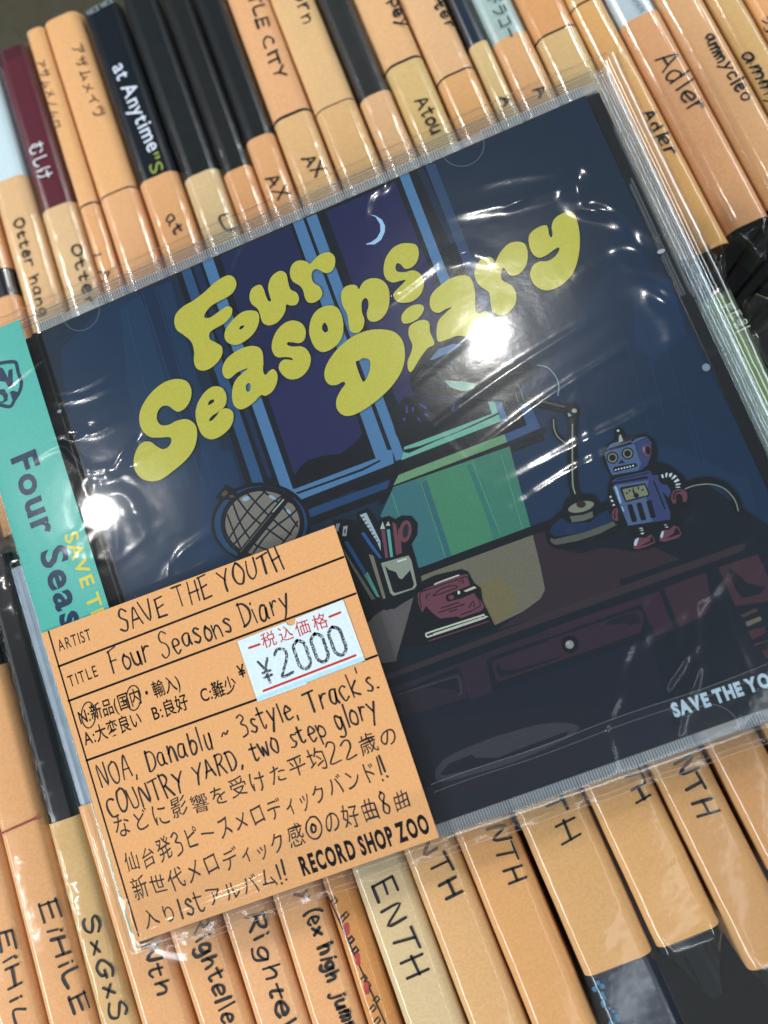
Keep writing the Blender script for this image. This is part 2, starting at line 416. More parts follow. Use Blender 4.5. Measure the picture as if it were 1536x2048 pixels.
ZF, ZB = -10.9, -35.0
def T_(text, p0, p1, h, **k): return dict(wd=.56, text=text, p0=p0, p1=p1, h=h, mat=k.pop('mat', None) or pen(), **k)
def P_(text, p0, p1, h, col, **k): return dict(fn=letter, text=text, p0=p0, p1=p1, h=h, mat=ink(col), **k)
o1, o2, o3, o4 = ORANGE
# front row: (x at y=-25, angle, width, y centre, ...)
front = [
 (-46.6, 1.8, 10.4, 24, 'orange-slipped case at the far left of the front row, half out of view', [(-35.5, 27, o2)], dict()),
 (-35.4, 1.8, 10.4, 24, 'case with orange slip pencilled EiHiLE in smaller letters, left edge of the picture', [(-36, 30, o1)], dict(texts=[T_('EiHiLE', (-6, 1862), (42, 2110), 2.9)])),
 (-24.6, 1.5, 10.3, 20, 'case with orange slip lettered E-H-LE and a red rule, beside the crinkled sleeve', [(-38, 60, o1)], dict(texts=[T_('EiHiLE', (76, 1808), (150, 2030), 3.5)], rule=True)),
 (-15.1, 1.4, 8.0, 20, 'black-spined case with tan slip lettered S x G x S in a crinkled sleeve', [(-40, 25.2, '#cfa873')], dict(sleeve='crinkled', body='#101216', texts=[T_('S×G×S', (164, 1838), (222, 2045), 3.6)])),
 (-5.3, -.1, 10.6, 16, 'grey-spined case under the lower left corner of the album', [(-46, 26.5, o1)], dict(body='#8f9cab', texts=[T_('NINth', (268, 1835), (313, 1990), 3.0)])),
 (6.1, -1.0, 10.7, 16, 'case with orange slip lettered Righteller, left of its shorter twin', [(-44, 26.5, o1)], dict(texts=[T_('Righteller', (380, 1845), (456, 2075), 3.2)])),
 (17.0, .0, 10.4, 16, 'case with orange slip lettered Rightell, between the Righteller and ex high jump slips', [(-44, 26.5, o2)], dict(texts=[T_('Rightell', (492, 1830), (568, 2075), 3.2)])),
 (27.4, .9, 10.2, 16, 'case with orange slip lettered ex high jump in brackets', [(-44, 26.5, o1)], dict(texts=[T_('y (ex high jump', (598, 1785), (692, 2065), 2.8)])),
 (35.9, 1.0, 6.2, 16, 'slim case with a ruled slip scribbled in black and red', [(-44, 26.5, '#c88a4e')], dict(scribble=True)),
 (45.0, -.4, 11.0, 16, 'case with pale slip reading ENTH in full', [(-46, 26.5, '#cfb489')], dict(texts=[T_('ENTH', (744, 1772), (817, 1957), 4.0)])),
 (56.0, -1.4, 10.5, 16, 'case with slip reading NTH just right of the full ENTH slip', [(-46, 26.5, '#d2a470')], dict(texts=[T_('NTH', (834, 1680), (893, 1800), 3.2)])),
 (67.2, -2.0, 11.3, 16, 'case with darker orange slip, third lettered slip right of the price card', [(-46, 26.5, '#d09a63')], dict(texts=[T_('NTH', (972, 1655), (1018, 1770), 3.2)])),
 (80.7, -2.6, 13.4, 14, 'wide case whose slip ends above a dark blue speckled spine', [(-33.4, 26.5, '#c99b66')], dict(body='#1a2130', bluedots=True, texts=[T_('NTH', (1066, 1538), (1122, 1690), 3.8)])),
 (94.3, -3.4, 12.4, 29.2, 'wide case set back, its empty sleeve end hanging over the dark gap', [(-32.6, 30, '#c99a64')], dict(texts=[T_('NTH', (1228, 1500), (1275, 1606), 3.0)], endflap=(11, 6))),
 (106.2, -4.0, 10.3, 22, 'case with slip coloured darker for shade, reaching lowest at the right edge of the front row', [(-41, 26.5, '#bd905f')], dict(texts=[T_('NTH', (1346, 1525), (1397, 1632), 3.3)], endflap=(11, 6))),  # this and the following slips carry shade in their paper colour
 (117.0, -4.0, 9.8, 37, 'case with a slip coloured dark for shade at the right edge, dark below the slip', [(-26.3, 34, '#b98a5a')], dict()),
 (128.0, -4.0, 10.2, 20, 'case with slip coloured dark for shade, hidden under the lower right corner of the album', [(-41, 26.5, '#b98a5a')], dict()),
]
for k, (x, ang, wd, yc, lab, pap, ex) in enumerate(front):
    ex = dict(ex); rule = ex.pop('rule', None); scr = ex.pop('scribble', None); bd = ex.pop('bluedots', None)
    xc = x + math.tan(math.radians(ang)) * (yc + 25)
    t = spine_item(xc, yc, wd, ang, ZF, lab, FRONT, pap, r=2.0, **ex)
    if rule:
        ml = MB(); z = ZF + .085; ml.stroke([at((0, 1668), z), at((80, 1632), z)], .45, z, pen('#8e3b2c')); ml.build('ruled_line', t)
    if scr:
        ml = MB(); z = ZF + .085
        def zz(*p): return [at((560 + a / 2.844, 1600 + b / 2.844), z) for a, b in p]
        ml.stroke(zz((252, 500), (600, 1274)), .28, z, pen())
        for n, (a, b) in enumerate(((300, 560), (345, 660), (365, 640), (395, 780), (420, 840), (470, 1000), (490, 1040), (540, 1120), (520, 1170), (545, 1240))):
            ml.stroke(zz((a - 10, b + 20), (a + 12, b - 6), (a + 26, b + 14), (a + 8, b + 34)), .5 if n in (3, 4) else .3, z + .002 * n, pen())
        for a, b in ((378, 735), (440, 905), (490, 1070)):
            ml.stroke(zz((a, b - 22), (a + 4, b + 22)), .9, z + .03, pen('#a83a34'))
        ml.build('scribbled_note', t)
    if bd:
        ml = MB(); z = ZF - .2
        rr = random.Random(5)
        for n in range(14):
            px = 1036 + (430 + 8 * n + rr.uniform(-26, 30)) / 2.738; py = 1300 + (1820 + 18 * n + rr.uniform(-4, 4)) / 2.738
            cx, cy = at((px, py), z); q = rr.uniform(.4, .65)
            ml.poly([(cx + q * math.cos(v) * (1 if v % 2 else .6), cy + q * math.sin(v) * .8) for v in np.linspace(0, 6.28, 7)[:-1]], z + .002 * n, ink('#3f6d8c'))
        ml.build('printed_pattern', t)
# right of the album in the front row
t = spine_item(146.3, 13.8, 10.4, -3.2, ZF, 'pale green case right of the album, its spine reading Polio', FRONT, [], body='#8ea56b', r=.8, endflap=(5, 5),
    texts=[P_('THE', (1445, 628), (1473, 615), 1.5, '#dfe9dd', off=.01), P_('IN M', (1452, 644), (1485, 629), 1.3, '#dfe9dd', off=.01), P_('Polio', (1461, 663), (1497, 645), 1.6, '#dfe9dd', off=.01)])
ml = MB(); z = ZF + .085
for a, b in (((1441, 617), (1462, 607)), ((1450, 634), (1478, 621)), ((1466, 668), (1499, 652))): ml.stroke([at(a, z), at(b, z)], .28, z, ink('#dfe9dd'))
ml.build('printed_rules', t)
spine_item(157.5, 4, 10.4, -3.2, ZF, 'dark case in a glossy sleeve right of the pale green spine', FRONT, [], body='#1c1d22', r=.8)
spine_item(168.4, 6, 10.4, -3.2, ZF, 'orange-slipped case at the far right of the front row', FRONT, [(-46, 20, o3)], body='#1c1d22', r=.8)

D = '#13181d'
back = [
 (-17.5, 2.0, 10.4, 'orange-slipped case beyond the left edge of the back row', [(93, 153, o1), (161, 221, o2)], D, [], []),
 (-6.8, 2.0, 10.4, 'case at the left edge of the back row, plain orange slips', [(93, 153, o2), (161, 221, o1)], D, [], []),
 (4.5, 1.8, 10.6, 'white and pale blue case with a slip reading Otter hang', [(93, 183.5, '#dcb283')], D, [(183.5, 218, '#c9dde3')], [T_('Otter hang', (28, 440), (78, 632), 2.6)]),
 (15.4, 1.6, 10.2, 'maroon case with white lettering above a pale slip', [(93, 170.4, '#d8b487')], '#4b1d26', [(160, 216, '#5b2630')], [P_('むしけ', (57, 290), (79, 362), 3.6, '#d9dbe0', off=.012), T_('Otter', (143, 492), (174, 612), 2.6)]),
 (23.6, 1.5, 5.4, 'narrow orange-slipped case with small katakana, beside the maroon case', [(93, 167, o1), (167.6, 221.4, o4)], D, [], [T_('アサムメノムロ', (72, 122), (107, 258), 3.0), T_('JA', (188, 508), (203, 566), 2.4)]),
 (32.0, 1.0, 10.9, 'wide orange-slipped case with large katakana beside the black Anytime spine', [(93, 167, o2), (167.4, 221.5, o4)], D, [], [T_('アザムメイヴ', (141, 92), (187, 238), 3.6)]),
 (43.4, .7, 11.0, 'black case with at Anytime in white serif letters', [(93, 166.6, o1)], '#10161c', [(166, 219, '#121a22')], [P_('at Anytime', (224, 134), (297, 306), 4.2, '#d7dfee', off=.012), P_('"S', (290, 312), (304, 350), 3.6, '#8c9a4e', off=.01), P_('NICE NICE', (176, 32), (226, 4), 1.6, '#a9b8bd'), T_('at', (330, 436), (350, 470), 2.8)]),
 (54.3, .6, 10.0, 'dark case right beside the black Anytime spine', [(93, 162.4, PALE)], '#171c1f', [], [T_('U', (434, 428), (452, 462), 2.8)]),
 (63.5, .6, 8.2, 'dark case whose plain orange slip sits left of the AX slips', [(93, 159.4, o3)], '#1b1d1c', [], []),
 (71.6, .8, 8.0, 'dark case with bare upper spine above a slip reading AX', [(93, 165, o1)], '#191c1e', [], [T_('AX', (531, 358), (555, 400), 3.3)]),
 (81.2, .9, 10.6, 'case reading LITTLE CITY on its upper slip', [(93, 166.6, '#dcb07a'), (167.4, 225, o2)], D, [], [T_('AX', (604, 318), (630, 357), 3.3), T_('LITTLE CITY', (478, -70), (551, 162), 2.9)]),
 (92.4, .1, 11.1, 'case with pale orange slips reading corn, right of LITTLE CITY', [(93, 164.4, '#d9ae78'), (164.8, 225, '#dbb27e')], D, [], [T_('corn', (578, -35), (607, 48), 3.3)]),
 (102.6, .0, 8.6, 'dark case with bare upper spine, right of the corn slip', [(93, 162.7, '#dbae80')], '#2a2b2b', [], []),
 (112.3, -.3, 10.3, 'case reading Happey above a yellowish slip reading Atou', [(93, 167.3, '#d4b377'), (168, 225, '#dfae7c')], D, [], [T_('Happey', (752, -60), (800, 54), 2.7), T_('Atou', (831, 203), (863, 268), 3.2)]),
 (122.9, -.6, 10.2, 'case reading Arter above a plain orange slip', [(93, 158.7, '#dca76f'), (159.3, 225, '#ddaf80')], D, [], [T_('Arter', (843, -32), (896, 56), 2.7)]),
 (130.8, -.2, 5.0, 'slim dark blue case with a pale slip', [(93, 164, '#d4b580')], '#1f2b3a', [], [T_('A', (1000, 196), (1008, 212), 2.6)]),
 (138.4, -.4, 9.6, 'pale teal case with white katakana above an orange slip', [(93, 162.2, '#dba775')], D, [(162, 219, '#a7bcb8')], [P_('ドラコー', (972, -8), (1012, 80), 3.0, '#3c4a4e', off=.005), T_('A', (1066, 180), (1076, 196), 2.6)]),
 (148.8, -.5, 10.8, 'case with darker orange upper slip above a pale slip, at the album corner', [(93, 158, '#d5b27b'), (158.6, 225, '#d99c66')], D, [], []),
 (158.4, -1.9, 8.3, 'case with narrow orange slip reading Adler in small letters', [(92.7, 162, '#d9a566'), (162.5, 222, '#d9a96f')], '#6b3c28', [], [T_('Adler', (1283, 228), (1333, 312), 2.9)]),
 (167.9, -1.9, 10.3, 'case with orange slip reading Adler in large letters', [(95, 153, '#dba273')], D, [(152, 219, '#b9c7cf')], [T_('Adler', (1310, 120), (1386, 230), 4.6), P_('entit', (1262, -4), (1282, 26), 1.6, '#56626a')]),
 (178.2, -2.2, 10.0, 'case with orange slip reading ammycleo', [(97, 222, '#dba877')], D, [], [T_('ammycleo', (1408, 72), (1484, 202), 2.8)]),
 (187.2, -2.4, 7.0, 'case with tan slip reading ammy', [(98, 222, '#d3aa70')], D, [], [T_('ammy', (1483, 106), (1545, 215), 2.9)]),
 (196.5, -2.5, 10.3, 'case with orange slip and one kanji-like mark at the top right corner', [(98, 222, '#dfa56c')], D, [], [T_('ホ', (1513, 36), (1541, 84), 3.6)]),
 (207.6, -2.5, 10.3, 'orange-slipped case beyond the top right corner of the picture', [(98, 222, o1)], D, [], []),
]
for k, (x, ang, wd, lab, pap, body, bands, tx) in enumerate(back):
    yc = 157.2
    spine_item(x + math.tan(math.radians(ang)) * 7, yc, wd, ang, ZB, lab, BACK, pap, body=body, r=min(2.9, wd * .33), sleeve='loose' if (body != D and not tx) or k in (3, 6, 7, 9) else 'smooth', texts=tx, bands=bands, endflap=(8, 9))

# ------------------------------------------------------------------ the album in its sleeve
cd = empty('cd_album', 71, 62, -10.4, 'sealed CD album Four Seasons Diary with night desk cover lying on the filed cases', 'cd album')
def sub(o): o.parent = PARENT[0]; return o
cd_off = (71, 62, -10.4)
class MBC(MB):                       # builder whose vertices are given in world mm but parented under the album
    def build(s, name, parent=None, **k):
        s.v = [(a - cd_off[0], b - cd_off[1], c - cd_off[2]) for a, b, c in s.v]
        return super().build(name, parent or cd, **k)
tray = plastic('#0a0d12', .22, 'black_tray_plastic', .4)
mb = MBC(); mb.box(1.8, 139.2, 3.2, 121.0, -9.6, -3.0, tray); mb.box(136.6, 139.25, 3.2, 120.2, -3.0, -2.3, tray)
mb.box(14.9, 16.2, 3.2, 121.0, -3.0, -2.2, tray)
mb.build('disc_tray', bevel=.25)
mb = MBC()
for x0, x1, z1, ya in ((136.9, 137.1, -1.5, 100), (137.5, 137.7, -1.6, 101), (138.6, 138.9, -1.4, 112)):
    mb.box(x0, x1, 76, ya, -2.25, z1, RIM)
mb.build('hinge_ridge')
for y in (88, 63.5, 20):
    mb = MBC(); mb.box(136.6, 139.2, y, y + .8, -2.2, -1.3, CLEAR); mb.build('hinge_stop')
mb = MBC()                            # base of the jewel case: floor, clear walls and added bright-line slats
mb.box(.2, 141.8, .3, 124.2, -10.4, -9.7, CLEAR)
mb.box(139.4, 140.4, 1.5, 123, -9.6, -1.5, RIM)
for k_, (xa, za) in enumerate(((139.3, -1.3), (139.9, -1.28), (140.55, -1.25), (141.2, -1.22), (141.75, -1.2))): mb.box(xa, xa + (.26 if k_ % 2 else .16), .8, 123.8, za - .5, za, RIM)  # thin slats added to imitate bright reflected lines along the edge
for k_, (ya, za) in enumerate(((122.5, -1.3), (123.0, -1.28), (123.5, -1.25), (124.1, -1.22))): mb.box(1, 139.2, ya, ya + (.2 if k_ % 2 else .12), za - .5, za, RIM)
for ya, za in ((.25, -1.3), (.95, -1.25)): mb.box(1, 139.2, ya, ya + .14, za - .5, za, RIM)
mb.box(2, 139.3, 122.1, 123.0, -9.6, -1.9, CLEAR); mb.box(2, 139.3, 1.4, 2.4, -9.6, -2.95, CLEAR)
mb.build('case_base', bevel=.15)
mb = MBC()                            # lid
mb.box(0, 142, 0, 124.5, -1.15, 0, CLEAR)
mb.box(0, 142, 123.3, 124.5, -8.2, -1.2, CLEAR); mb.box(0, 142, 0, 1.1, -8.2, -1.2, CLEAR)
mb.box(140.9, 142, 1.2, 123.2, -9.4, -1.75, RIM)
mb.build('case_lid', bevel=.22)
# fine ribs along the two long edges (moulded grip teeth)
mb = MBC()
for ya, yb in ((120.5, 122.2), (2.4, .35)):
    n = 228
    for i in range(n):
        x = 17.5 + i * .52
        if 23 < x < 31 or 107 < x < 115: continue
        y0, y1 = min(ya, yb), max(ya, yb)
        mb.add([(x, y0, -1.68), (x + .08, y0, -1.25), (x + .26, y0, -1.25), (x + .34, y0, -1.68), (x, y1, -1.68), (x + .08, y1, -1.25), (x + .26, y1, -1.25), (x + .34, y1, -1.68)], [(0, 1, 5, 4), (1, 2, 6, 5), (2, 3, 7, 6)], RIB)
mb.box(17.2, 139.0, 120.45, 122.05, -2.9, -1.7, EDGE); mb.box(17.2, 139.0, .4, 2.35, -2.9, -1.7, EDGE)
mb.build('grip_ribs', kind='stuff')
mb = MBC()                            # half-moon tabs and pins
for cx, cy, r in ((27, 120.6, 4.0), (111, 120.6, 4.2), (111, 2.0, 4.4), (27, 2.0, 4)):
    s = -1 if cy > 60 else 1
    pts = [(cx + r * math.cos(a), cy + s * r * math.sin(a)) for a in np.linspace(-.25, math.pi + .25, 26)]
    mb.stroke(pts, .08, -1.32, EDGE)
mb.build('half_moon_tab', kind='stuff')
mb = MBC(); cx, cy = at((1412, 735), -1.4)
mb.poly([(cx + .72 * math.cos(a), cy + .72 * math.sin(a)) for a in np.linspace(0, 6.283, 17)[:-1]], -1.3, ink('#7d8fa0'))
cx, cy = at((1322, 503), -1.4)
mb.poly([(cx + .75 * math.cos(a), cy + .4 * math.sin(a)) for a in np.linspace(0, 6.283, 17)[:-1]], -1.3, ink('#a8b3bb'))
cx, cy = at((119, 823), -1.4)
mb.poly([(cx + .5 * math.cos(a), cy + .35 * math.sin(a)) for a in np.linspace(0, 6.283, 17)[:-1]], -1.3, ink('#a8c3d0'))
mb.build('moulding_pin', kind='stuff')

# ------------------------------------------------------------------ booklet and its printed cover
ZK = -1.95
bk = None
BX0, BX1, BY0, BY1 = 17.2, 136.4, 2.4, 120.4
mb = MBC(); mb.box(BX0, BX1, BY0, BY1, ZK - .6, ZK, ink('#13273c')); bk = mb.build('booklet')
_lay = [0]
class Art:
    def __init__(s, name): s.mb = MB(); s.name = name; s.z = ZK + .004 + _lay[0]
    def _clip(s, pts):                   # keep print on the sheet
        for ax, lim, sg in ((0, BX0, 1), (0, BX1, -1), (1, BY0, 1), (1, BY1, -1)):
            out = []
            for i in range(len(pts)):
                a, b = pts[i - 1], pts[i]; ia = (a[ax] - lim) * sg >= 0; ib = (b[ax] - lim) * sg >= 0
                if ia != ib:
                    t = (lim - a[ax]) / (b[ax] - a[ax]); out.append((a[0] + t * (b[0] - a[0]), a[1] + t * (b[1] - a[1])))
                if ib: out.append(b)
            pts = out
            if len(pts) < 3: return []
        return pts
    def P(s, Zm, col, pts, holes=(), sm=0):
        f = lambda l: [at((Zm[0] + a / Zm[2], Zm[1] + b / Zm[2]), ZK) for a, b in l]
        pp = f(pts)
        if sm: pp = smooth(pp, True, sm)
        hh = [smooth(f(h), True, sm) if sm else f(h) for h in holes]
        if not hh: pp = s._clip(pp)
        if len(pp) < 3: return
        s.mb.poly(pp, s.z, ink(col), hh); s.z += .0012; _lay[0] += .0012
    def S(s, Zm, col, wpx, pts, closed=False, taper=0, sm=3):
        pp = [at((Zm[0] + a / Zm[2], Zm[1] + b / Zm[2]), ZK) for a, b in pts]
        if sm and len(pp) > 2: pp = smooth(pp, closed, sm)
        s.mb.stroke(pp, wpx / Zm[2] / 10.6, s.z, ink(col), closed, taper); s.z += .0012; _lay[0] += .0012
    def E(s, Zm, col, cx, cy, rx, ry, rot=0, n=28, hole=None):
        def el(k): return [(cx + k * rx * math.cos(t) * math.cos(rot) - k * ry * math.sin(t) * math.sin(rot), cy + k * rx * math.cos(t) * math.sin(rot) + k * ry * math.sin(t) * math.cos(rot)) for t in np.linspace(0, 2 * math.pi, n + 1)[:-1]]
        s.P(Zm, col, el(1), [el(hole)] if hole else ())
    def done(s):
        s.mb.v = [(a - cd_off[0], b - cd_off[1], c - cd_off[2]) for a, b, c in s.mb.v]
        o = s.mb.build(s.name, bk); return o
PX = (0, 0, 1.0)
ZA = (240, 380, 2.954); ZBt = (640, 330, 2.743); ZC = (400, 900, 3.072); ZD = (780, 660, 3.339); ZE = (740, 1000, 3.072)
ZFr = (1100, 1020, 3.523); ZG = (800, 1250, 3.072); ZR = (1200, 900, 7.68); Z4 = (1100, 480, 3.303)
K = '#0b1118'   # the ink black of the drawing

a = Art('wall_drawing')
a.P(PX, '#13304c', [(430, 860), (560, 1230), (200, 1300), (120, 700), (260, 560)])
a.P(PX, '#122b45', [(1000, 880), (1200, 560), (1240, 420), (1560, 1000), (1536, 1060), (1060, 1060)])
a.P(PX, '#17304c', [(1015, 890), (1130, 850), (1360, 900), (1500, 960), (1510, 1020), (1320, 960), (1060, 1052)])
a.P(ZA, '#163753', [(0, 700), (120, 620), (330, 1330), (420, 1772), (190, 1772), (40, 1150)])
a.P(ZA, '#0f2744', [(132, 600), (205, 575), (560, 1772), (500, 1772)])
a.P(ZA, '#143350', [(215, 572), (300, 540), (640, 1772), (570, 1772)])
a.P(ZC, '#123253', [(0, 0), (190, 0), (260, 240), (100, 300), (60, 480), (140, 690), (60, 720), (0, 700)])
for q in (((130, 600), (500, 1772)), ((30, 690), (300, 1772)), ((205, 575), (560, 1772))): a.S(ZA, '#1d4a74', 3, q)
a.P(Z4, '#14304e', [(560, 300), (800, 250), (900, 620), (700, 800), (560, 700)])
for q in (((500, 660), (690, 1350)), ((620, 640), (760, 1180)), ((720, 560), (1010, 1560)), ((880, 980), (1060, 1600))): a.S(Z4, '#1b3f66', 2.2, q)
a.done()

a = Art('window_drawing')
a.P(ZA, '#0a131e', [(325, 478), (1030, 180), (1536, 1640), (1536, 1772), (760, 1790)])
a.P(PX, '#0a131e', [(585, 440), (860, 325), (1090, 880), (760, 1010)])
a.P(ZA, '#2c5078', [(358, 465), (412, 448), (856, 1748), (790, 1752)])
a.P(ZA, '#14294a', [(428, 450), (470, 436), (900, 1700), (872, 1700)])
a.P(ZA, '#4e7aa4', [(483, 416), (545, 392), (1030, 1790), (960, 1790)])
a.P(ZA, '#1b2348', [(590, 385), (1005, 205), (1240, 900), (1000, 1100), (860, 1180)])
a.P(ZA, '#232652', [(860, 1180), (1000, 1060), (1240, 880), (1300, 1040), (1432, 1440), (1380, 1500), (1300, 1560), (1180, 1575), (1100, 1600), (1032, 1688)])
a.P(ZA, '#1b2348', [(590, 385), (1005, 205), (1245, 890), (1000, 1110), (862, 1190)])
for cx, cy in ((1112, 1640), (1160, 1610), (1195, 1612), (1430, 1525), (1440, 1540)): a.E(ZA, '#34357a', cx, cy, 9, 13, .6, 10)
a.P(ZA, '#4e7aa4', [(1020, 190), (1080, 165), (1610, 1620), (1530, 1640)])
a.P(PX, '#4e7aa4', [(612.5, 436), (632.7, 427.5), (810, 915), (792, 922)])
a.P(PX, '#1e224e', [(652, 424), (790, 364), (900, 640), (960, 760), (1000, 800), (905, 800), (830, 800), (796, 812)])
a.P(PX, '#282850', [(735, 640), (860, 560), (930, 720), (860, 800), (800, 812)])
a.P(ZBt, '#4e7aa4', [(435, 60), (485, 40), (725, 660), (672, 680)])
a.P(PX, '#446d94', [(885, 570), (903, 563), (1006, 810), (985, 812)])
a.P(ZBt, '#14253f', [(532, 28), (570, 18), (740, 420), (715, 440)])
a.P(ZBt, '#284263', [(575, 0), (630, -10), (807, 440), (752, 450)])
a.P(PX, '#284263', [(914, 494), (934, 489), (1064, 812), (1040, 815)])
a.P(ZBt, '#a5cdf0', [(272, 272), (305, 285), (330, 325), (332, 365), (312, 402), (280, 424), (252, 433), (256, 437), (300, 436), (335, 412), (355, 368), (357, 335), (340, 300), (305, 278)])
# hills, sill
a.P(ZA, K, [(1032, 1692), (1060, 1640), (1110, 1595), (1200, 1570), (1330, 1555), (1390, 1500), (1435, 1440), (1500, 1560), (1536, 1640), (1060, 1780)])
a.P(ZC, '#4e7aa4', [(500, 130), (540, 245), (590, 237), (1098, 45), (1100, 0), (1180, 0), (1192, 82), (592, 316), (575, 290), (505, 235), (450, 60)])
a.P(ZC, K, [(588, 262), (790, 190), (1000, 112), (1107, 60), (1110, 70), (1000, 128), (780, 207), (600, 272)])
a.P(ZC, K, [(592, 316), (1190, 83), (1536, -45), (1536, 12), (1200, 142), (620, 382)])
a.P(ZC, '#21426a', [(622, 382), (1168, 183), (1150, 238), (640, 430)])
a.P(ZC, K, [(630, 432), (1150, 236), (1536, 92), (1536, 140), (640, 482)])
a.P(ZD, K, [(-10, 520), (60, 500), (90, 450), (180, 430), (350, 475), (650, 480), (690, 560), (95, 785), (40, 700)])
for p, q in (((112, 510), (112, 550)), ((152, 520), (155, 540)), ((200, 495), (240, 522)), ((92, 590), (98, 605)), ((185, 588), (200, 606)), ((235, 560), (250, 574)), ((430, 495), (414, 535)), ((465, 505), (466, 515))): a.S(ZD, '#3d4490', 12, (p, q))
a.P(ZD, '#6fae9b', [(95, 782), (420, 660), (680, 560), (655, 480), (700, 480), (740, 560), (775, 575), (772, 602), (735, 612), (75, 870), (90, 820)])
a.P(ZD, '#446d94', [(700, 480), (740, 480), (778, 575), (775, 600), (740, 606), (715, 540)])
a.P(ZD, K, [(92, 800), (200, 775), (450, 680), (730, 548), (732, 562), (560, 640), (300, 745), (130, 822), (95, 818)])
a.P(ZD, K, [(0, 905), (75, 872), (780, 600), (870, 515), (912, 635), (775, 695), (0, 990)])
a.P(ZD, '#325078', [(872, 512), (940, 502), (1005, 658), (780, 752), (768, 695), (912, 637)])
a.P(ZD, '#6d9770', [(20, 1042), (58, 968), (766, 695), (782, 748)])
a.P(ZD, K, [(-5, 1048), (800, 742), (1005, 655), (1042, 645), (1050, 682), (800, 785), (0, 1090)])
a.done()

a = Art('lit_wall_drawing')
a.P(PX, '#3d7a66', [(787, 974), (1019, 893), (1061, 1053), (838, 1136), (761, 1031)])
a.P(PX, '#448464', [(852, 952), (948, 918), (985, 1080), (900, 1112)])
a.P(PX, '#3a6e74', [(787, 974), (832, 958), (890, 1118), (838, 1136), (761, 1031)])
a.P(ZD, '#35656c', [(190, 1025), (245, 1003), (412, 1505), (372, 1520)])
a.P(ZD, '#34746a', [(512, 905), (552, 890), (742, 1375), (700, 1390)])
for q in (((205, 1020), (372, 1515)), ((550, 890), (738, 1370)), ((740, 830), (885, 1325)), ((10, 1090), (130, 1440))): a.S(ZD, '#5a9c7e', 4, q)
a.done()

a = Art('desk_drawing')
a.P(PX, '#0d1722', [(700, 1200), (835, 1138), (1062, 1053), (1110, 1036), (1240, 1050), (1400, 960), (1536, 1050), (1600, 1200), (1600, 1500), (880, 1660), (700, 1500)])
a.P(ZE, K, [(285, 425), (1000, 160), (1120, 118), (1120, 165), (1000, 212), (310, 470)])
a.P(ZE, '#6f6a5a', [(315, 465), (1000, 215), (1045, 400), (1075, 550), (1050, 602), (1000, 650), (930, 690), (765, 770), (690, 650), (320, 520)])
a.P(ZE, '#746b4c', [(640, 520), (800, 470), (900, 560), (880, 700), (765, 768), (690, 650)])
a.P(ZE, '#5d5857', [(-20, 760), (20, 715), (90, 670), (150, 670), (210, 630), (268, 598), (162, 990), (75, 1002), (30, 990)])
a.P(ZE, '#30232c', [(1005, 215), (1080, 188), (1110, 290), (1280, 330), (1400, 410), (1536, 460), (1536, 560), (780, 800), (930, 692), (1050, 604), (1076, 550), (1045, 400)])
a.P(ZFr, '#30232c', [(0, 275), (60, 280), (200, 310), (370, 265), (470, 275), (580, 292), (740, 265), (912, 346), (0, 660)])
a.P(ZE, '#33292f', [(85, 1078), (1106, 690), (1110, 735), (100, 1108)])
a.P(ZFr, '#33292f', [(-60, 735), (1340, 240), (1378, 234), (1372, 268), (1330, 300), (-60, 798)])
a.P(ZE, '#2b2130', [(110, 1165), (1110, 790), (1106, 840), (730, 968), (716, 985), (752, 1182), (612, 1238), (560, 1060), (530, 1030), (120, 1202)])
a.P(ZFr, '#32212f', [(-20, 840), (768, 570), (872, 840), (745, 885), (640, 662), (0, 895)])
a.P(ZE, '#27212d', [(150, 1200), (500, 1072), (545, 1060), (565, 1085), (600, 1215), (190, 1335), (150, 1250)])
a.S(ZE, '#3b3440', 9, [(160, 1200), (510, 1090), (545, 1095), (562, 1170), (545, 1200)])
a.P(ZE, '#141a22', [(340, 1160), (420, 1120), (520, 1092), (542, 1120), (548, 1180), (535, 1188), (515, 1160), (470, 1165), (430, 1155)])
a.P(ZE, '#30212f', [(745, 990), (1250, 812), (1290, 860), (1536, 745), (1536, 860), (780, 1120)])
a.P(ZFr, '#30212f', [(-10, 915), (600, 705), (650, 712), (656, 800), (640, 860), (0, 1085)])
a.P(ZE, '#141a22', [(780, 1000), (810, 1040), (880, 1045), (1172, 958), (1150, 978), (880, 1070), (800, 1088), (775, 1045)])
a.P(ZFr, '#141a22', [(375, 810), (430, 770), (600, 715), (628, 750), (635, 800), (600, 800), (560, 815), (530, 795), (450, 806)])
a.E(ZE, K, 1228, 886, 54, 54); a.E(ZE, '#8d8f8c', 1226, 888, 26, 26); a.E(ZE, '#a9aca8', 1216, 880, 9, 9)
a.E(ZE, K, 150, 1278, 40, 46)
a.P(ZFr, '#37242f', [(800, 550), (1095, 440), (1137, 640), (1092, 740), (910, 825)])
a.P(ZFr, '#3f2732', [(1185, 405), (1465, 310), (1540, 480), (1560, 640), (1305, 678)])
a.P(ZFr, '#101822', [(1252, 408), (1290, 425), (1385, 512), (1520, 545), (1480, 590), (1400, 612), (1350, 620), (1305, 560)])
a.P(ZFr, '#4b3533', [(1338, 742), (1450, 690), (1465, 712), (1362, 756)]); a.P(ZFr, '#6b6254', [(1375, 790), (1480, 748), (1492, 775), (1390, 822)])
a.P(ZFr, '#42262f', [(1395, 852), (1510, 820), (1516, 868), (1425, 915)]); a.S(ZFr, '#4b3533', 8, [(1440, 950), (1540, 918)]); a.P(ZFr, '#42262f', [(1490, 990), (1540, 975), (1550, 1050), (1520, 1042)])
a.P(ZG, '#141b2a', [(0, 560), (400, 470), (600, 400), (1536, 80), (1700, 700), (240, 1300)])
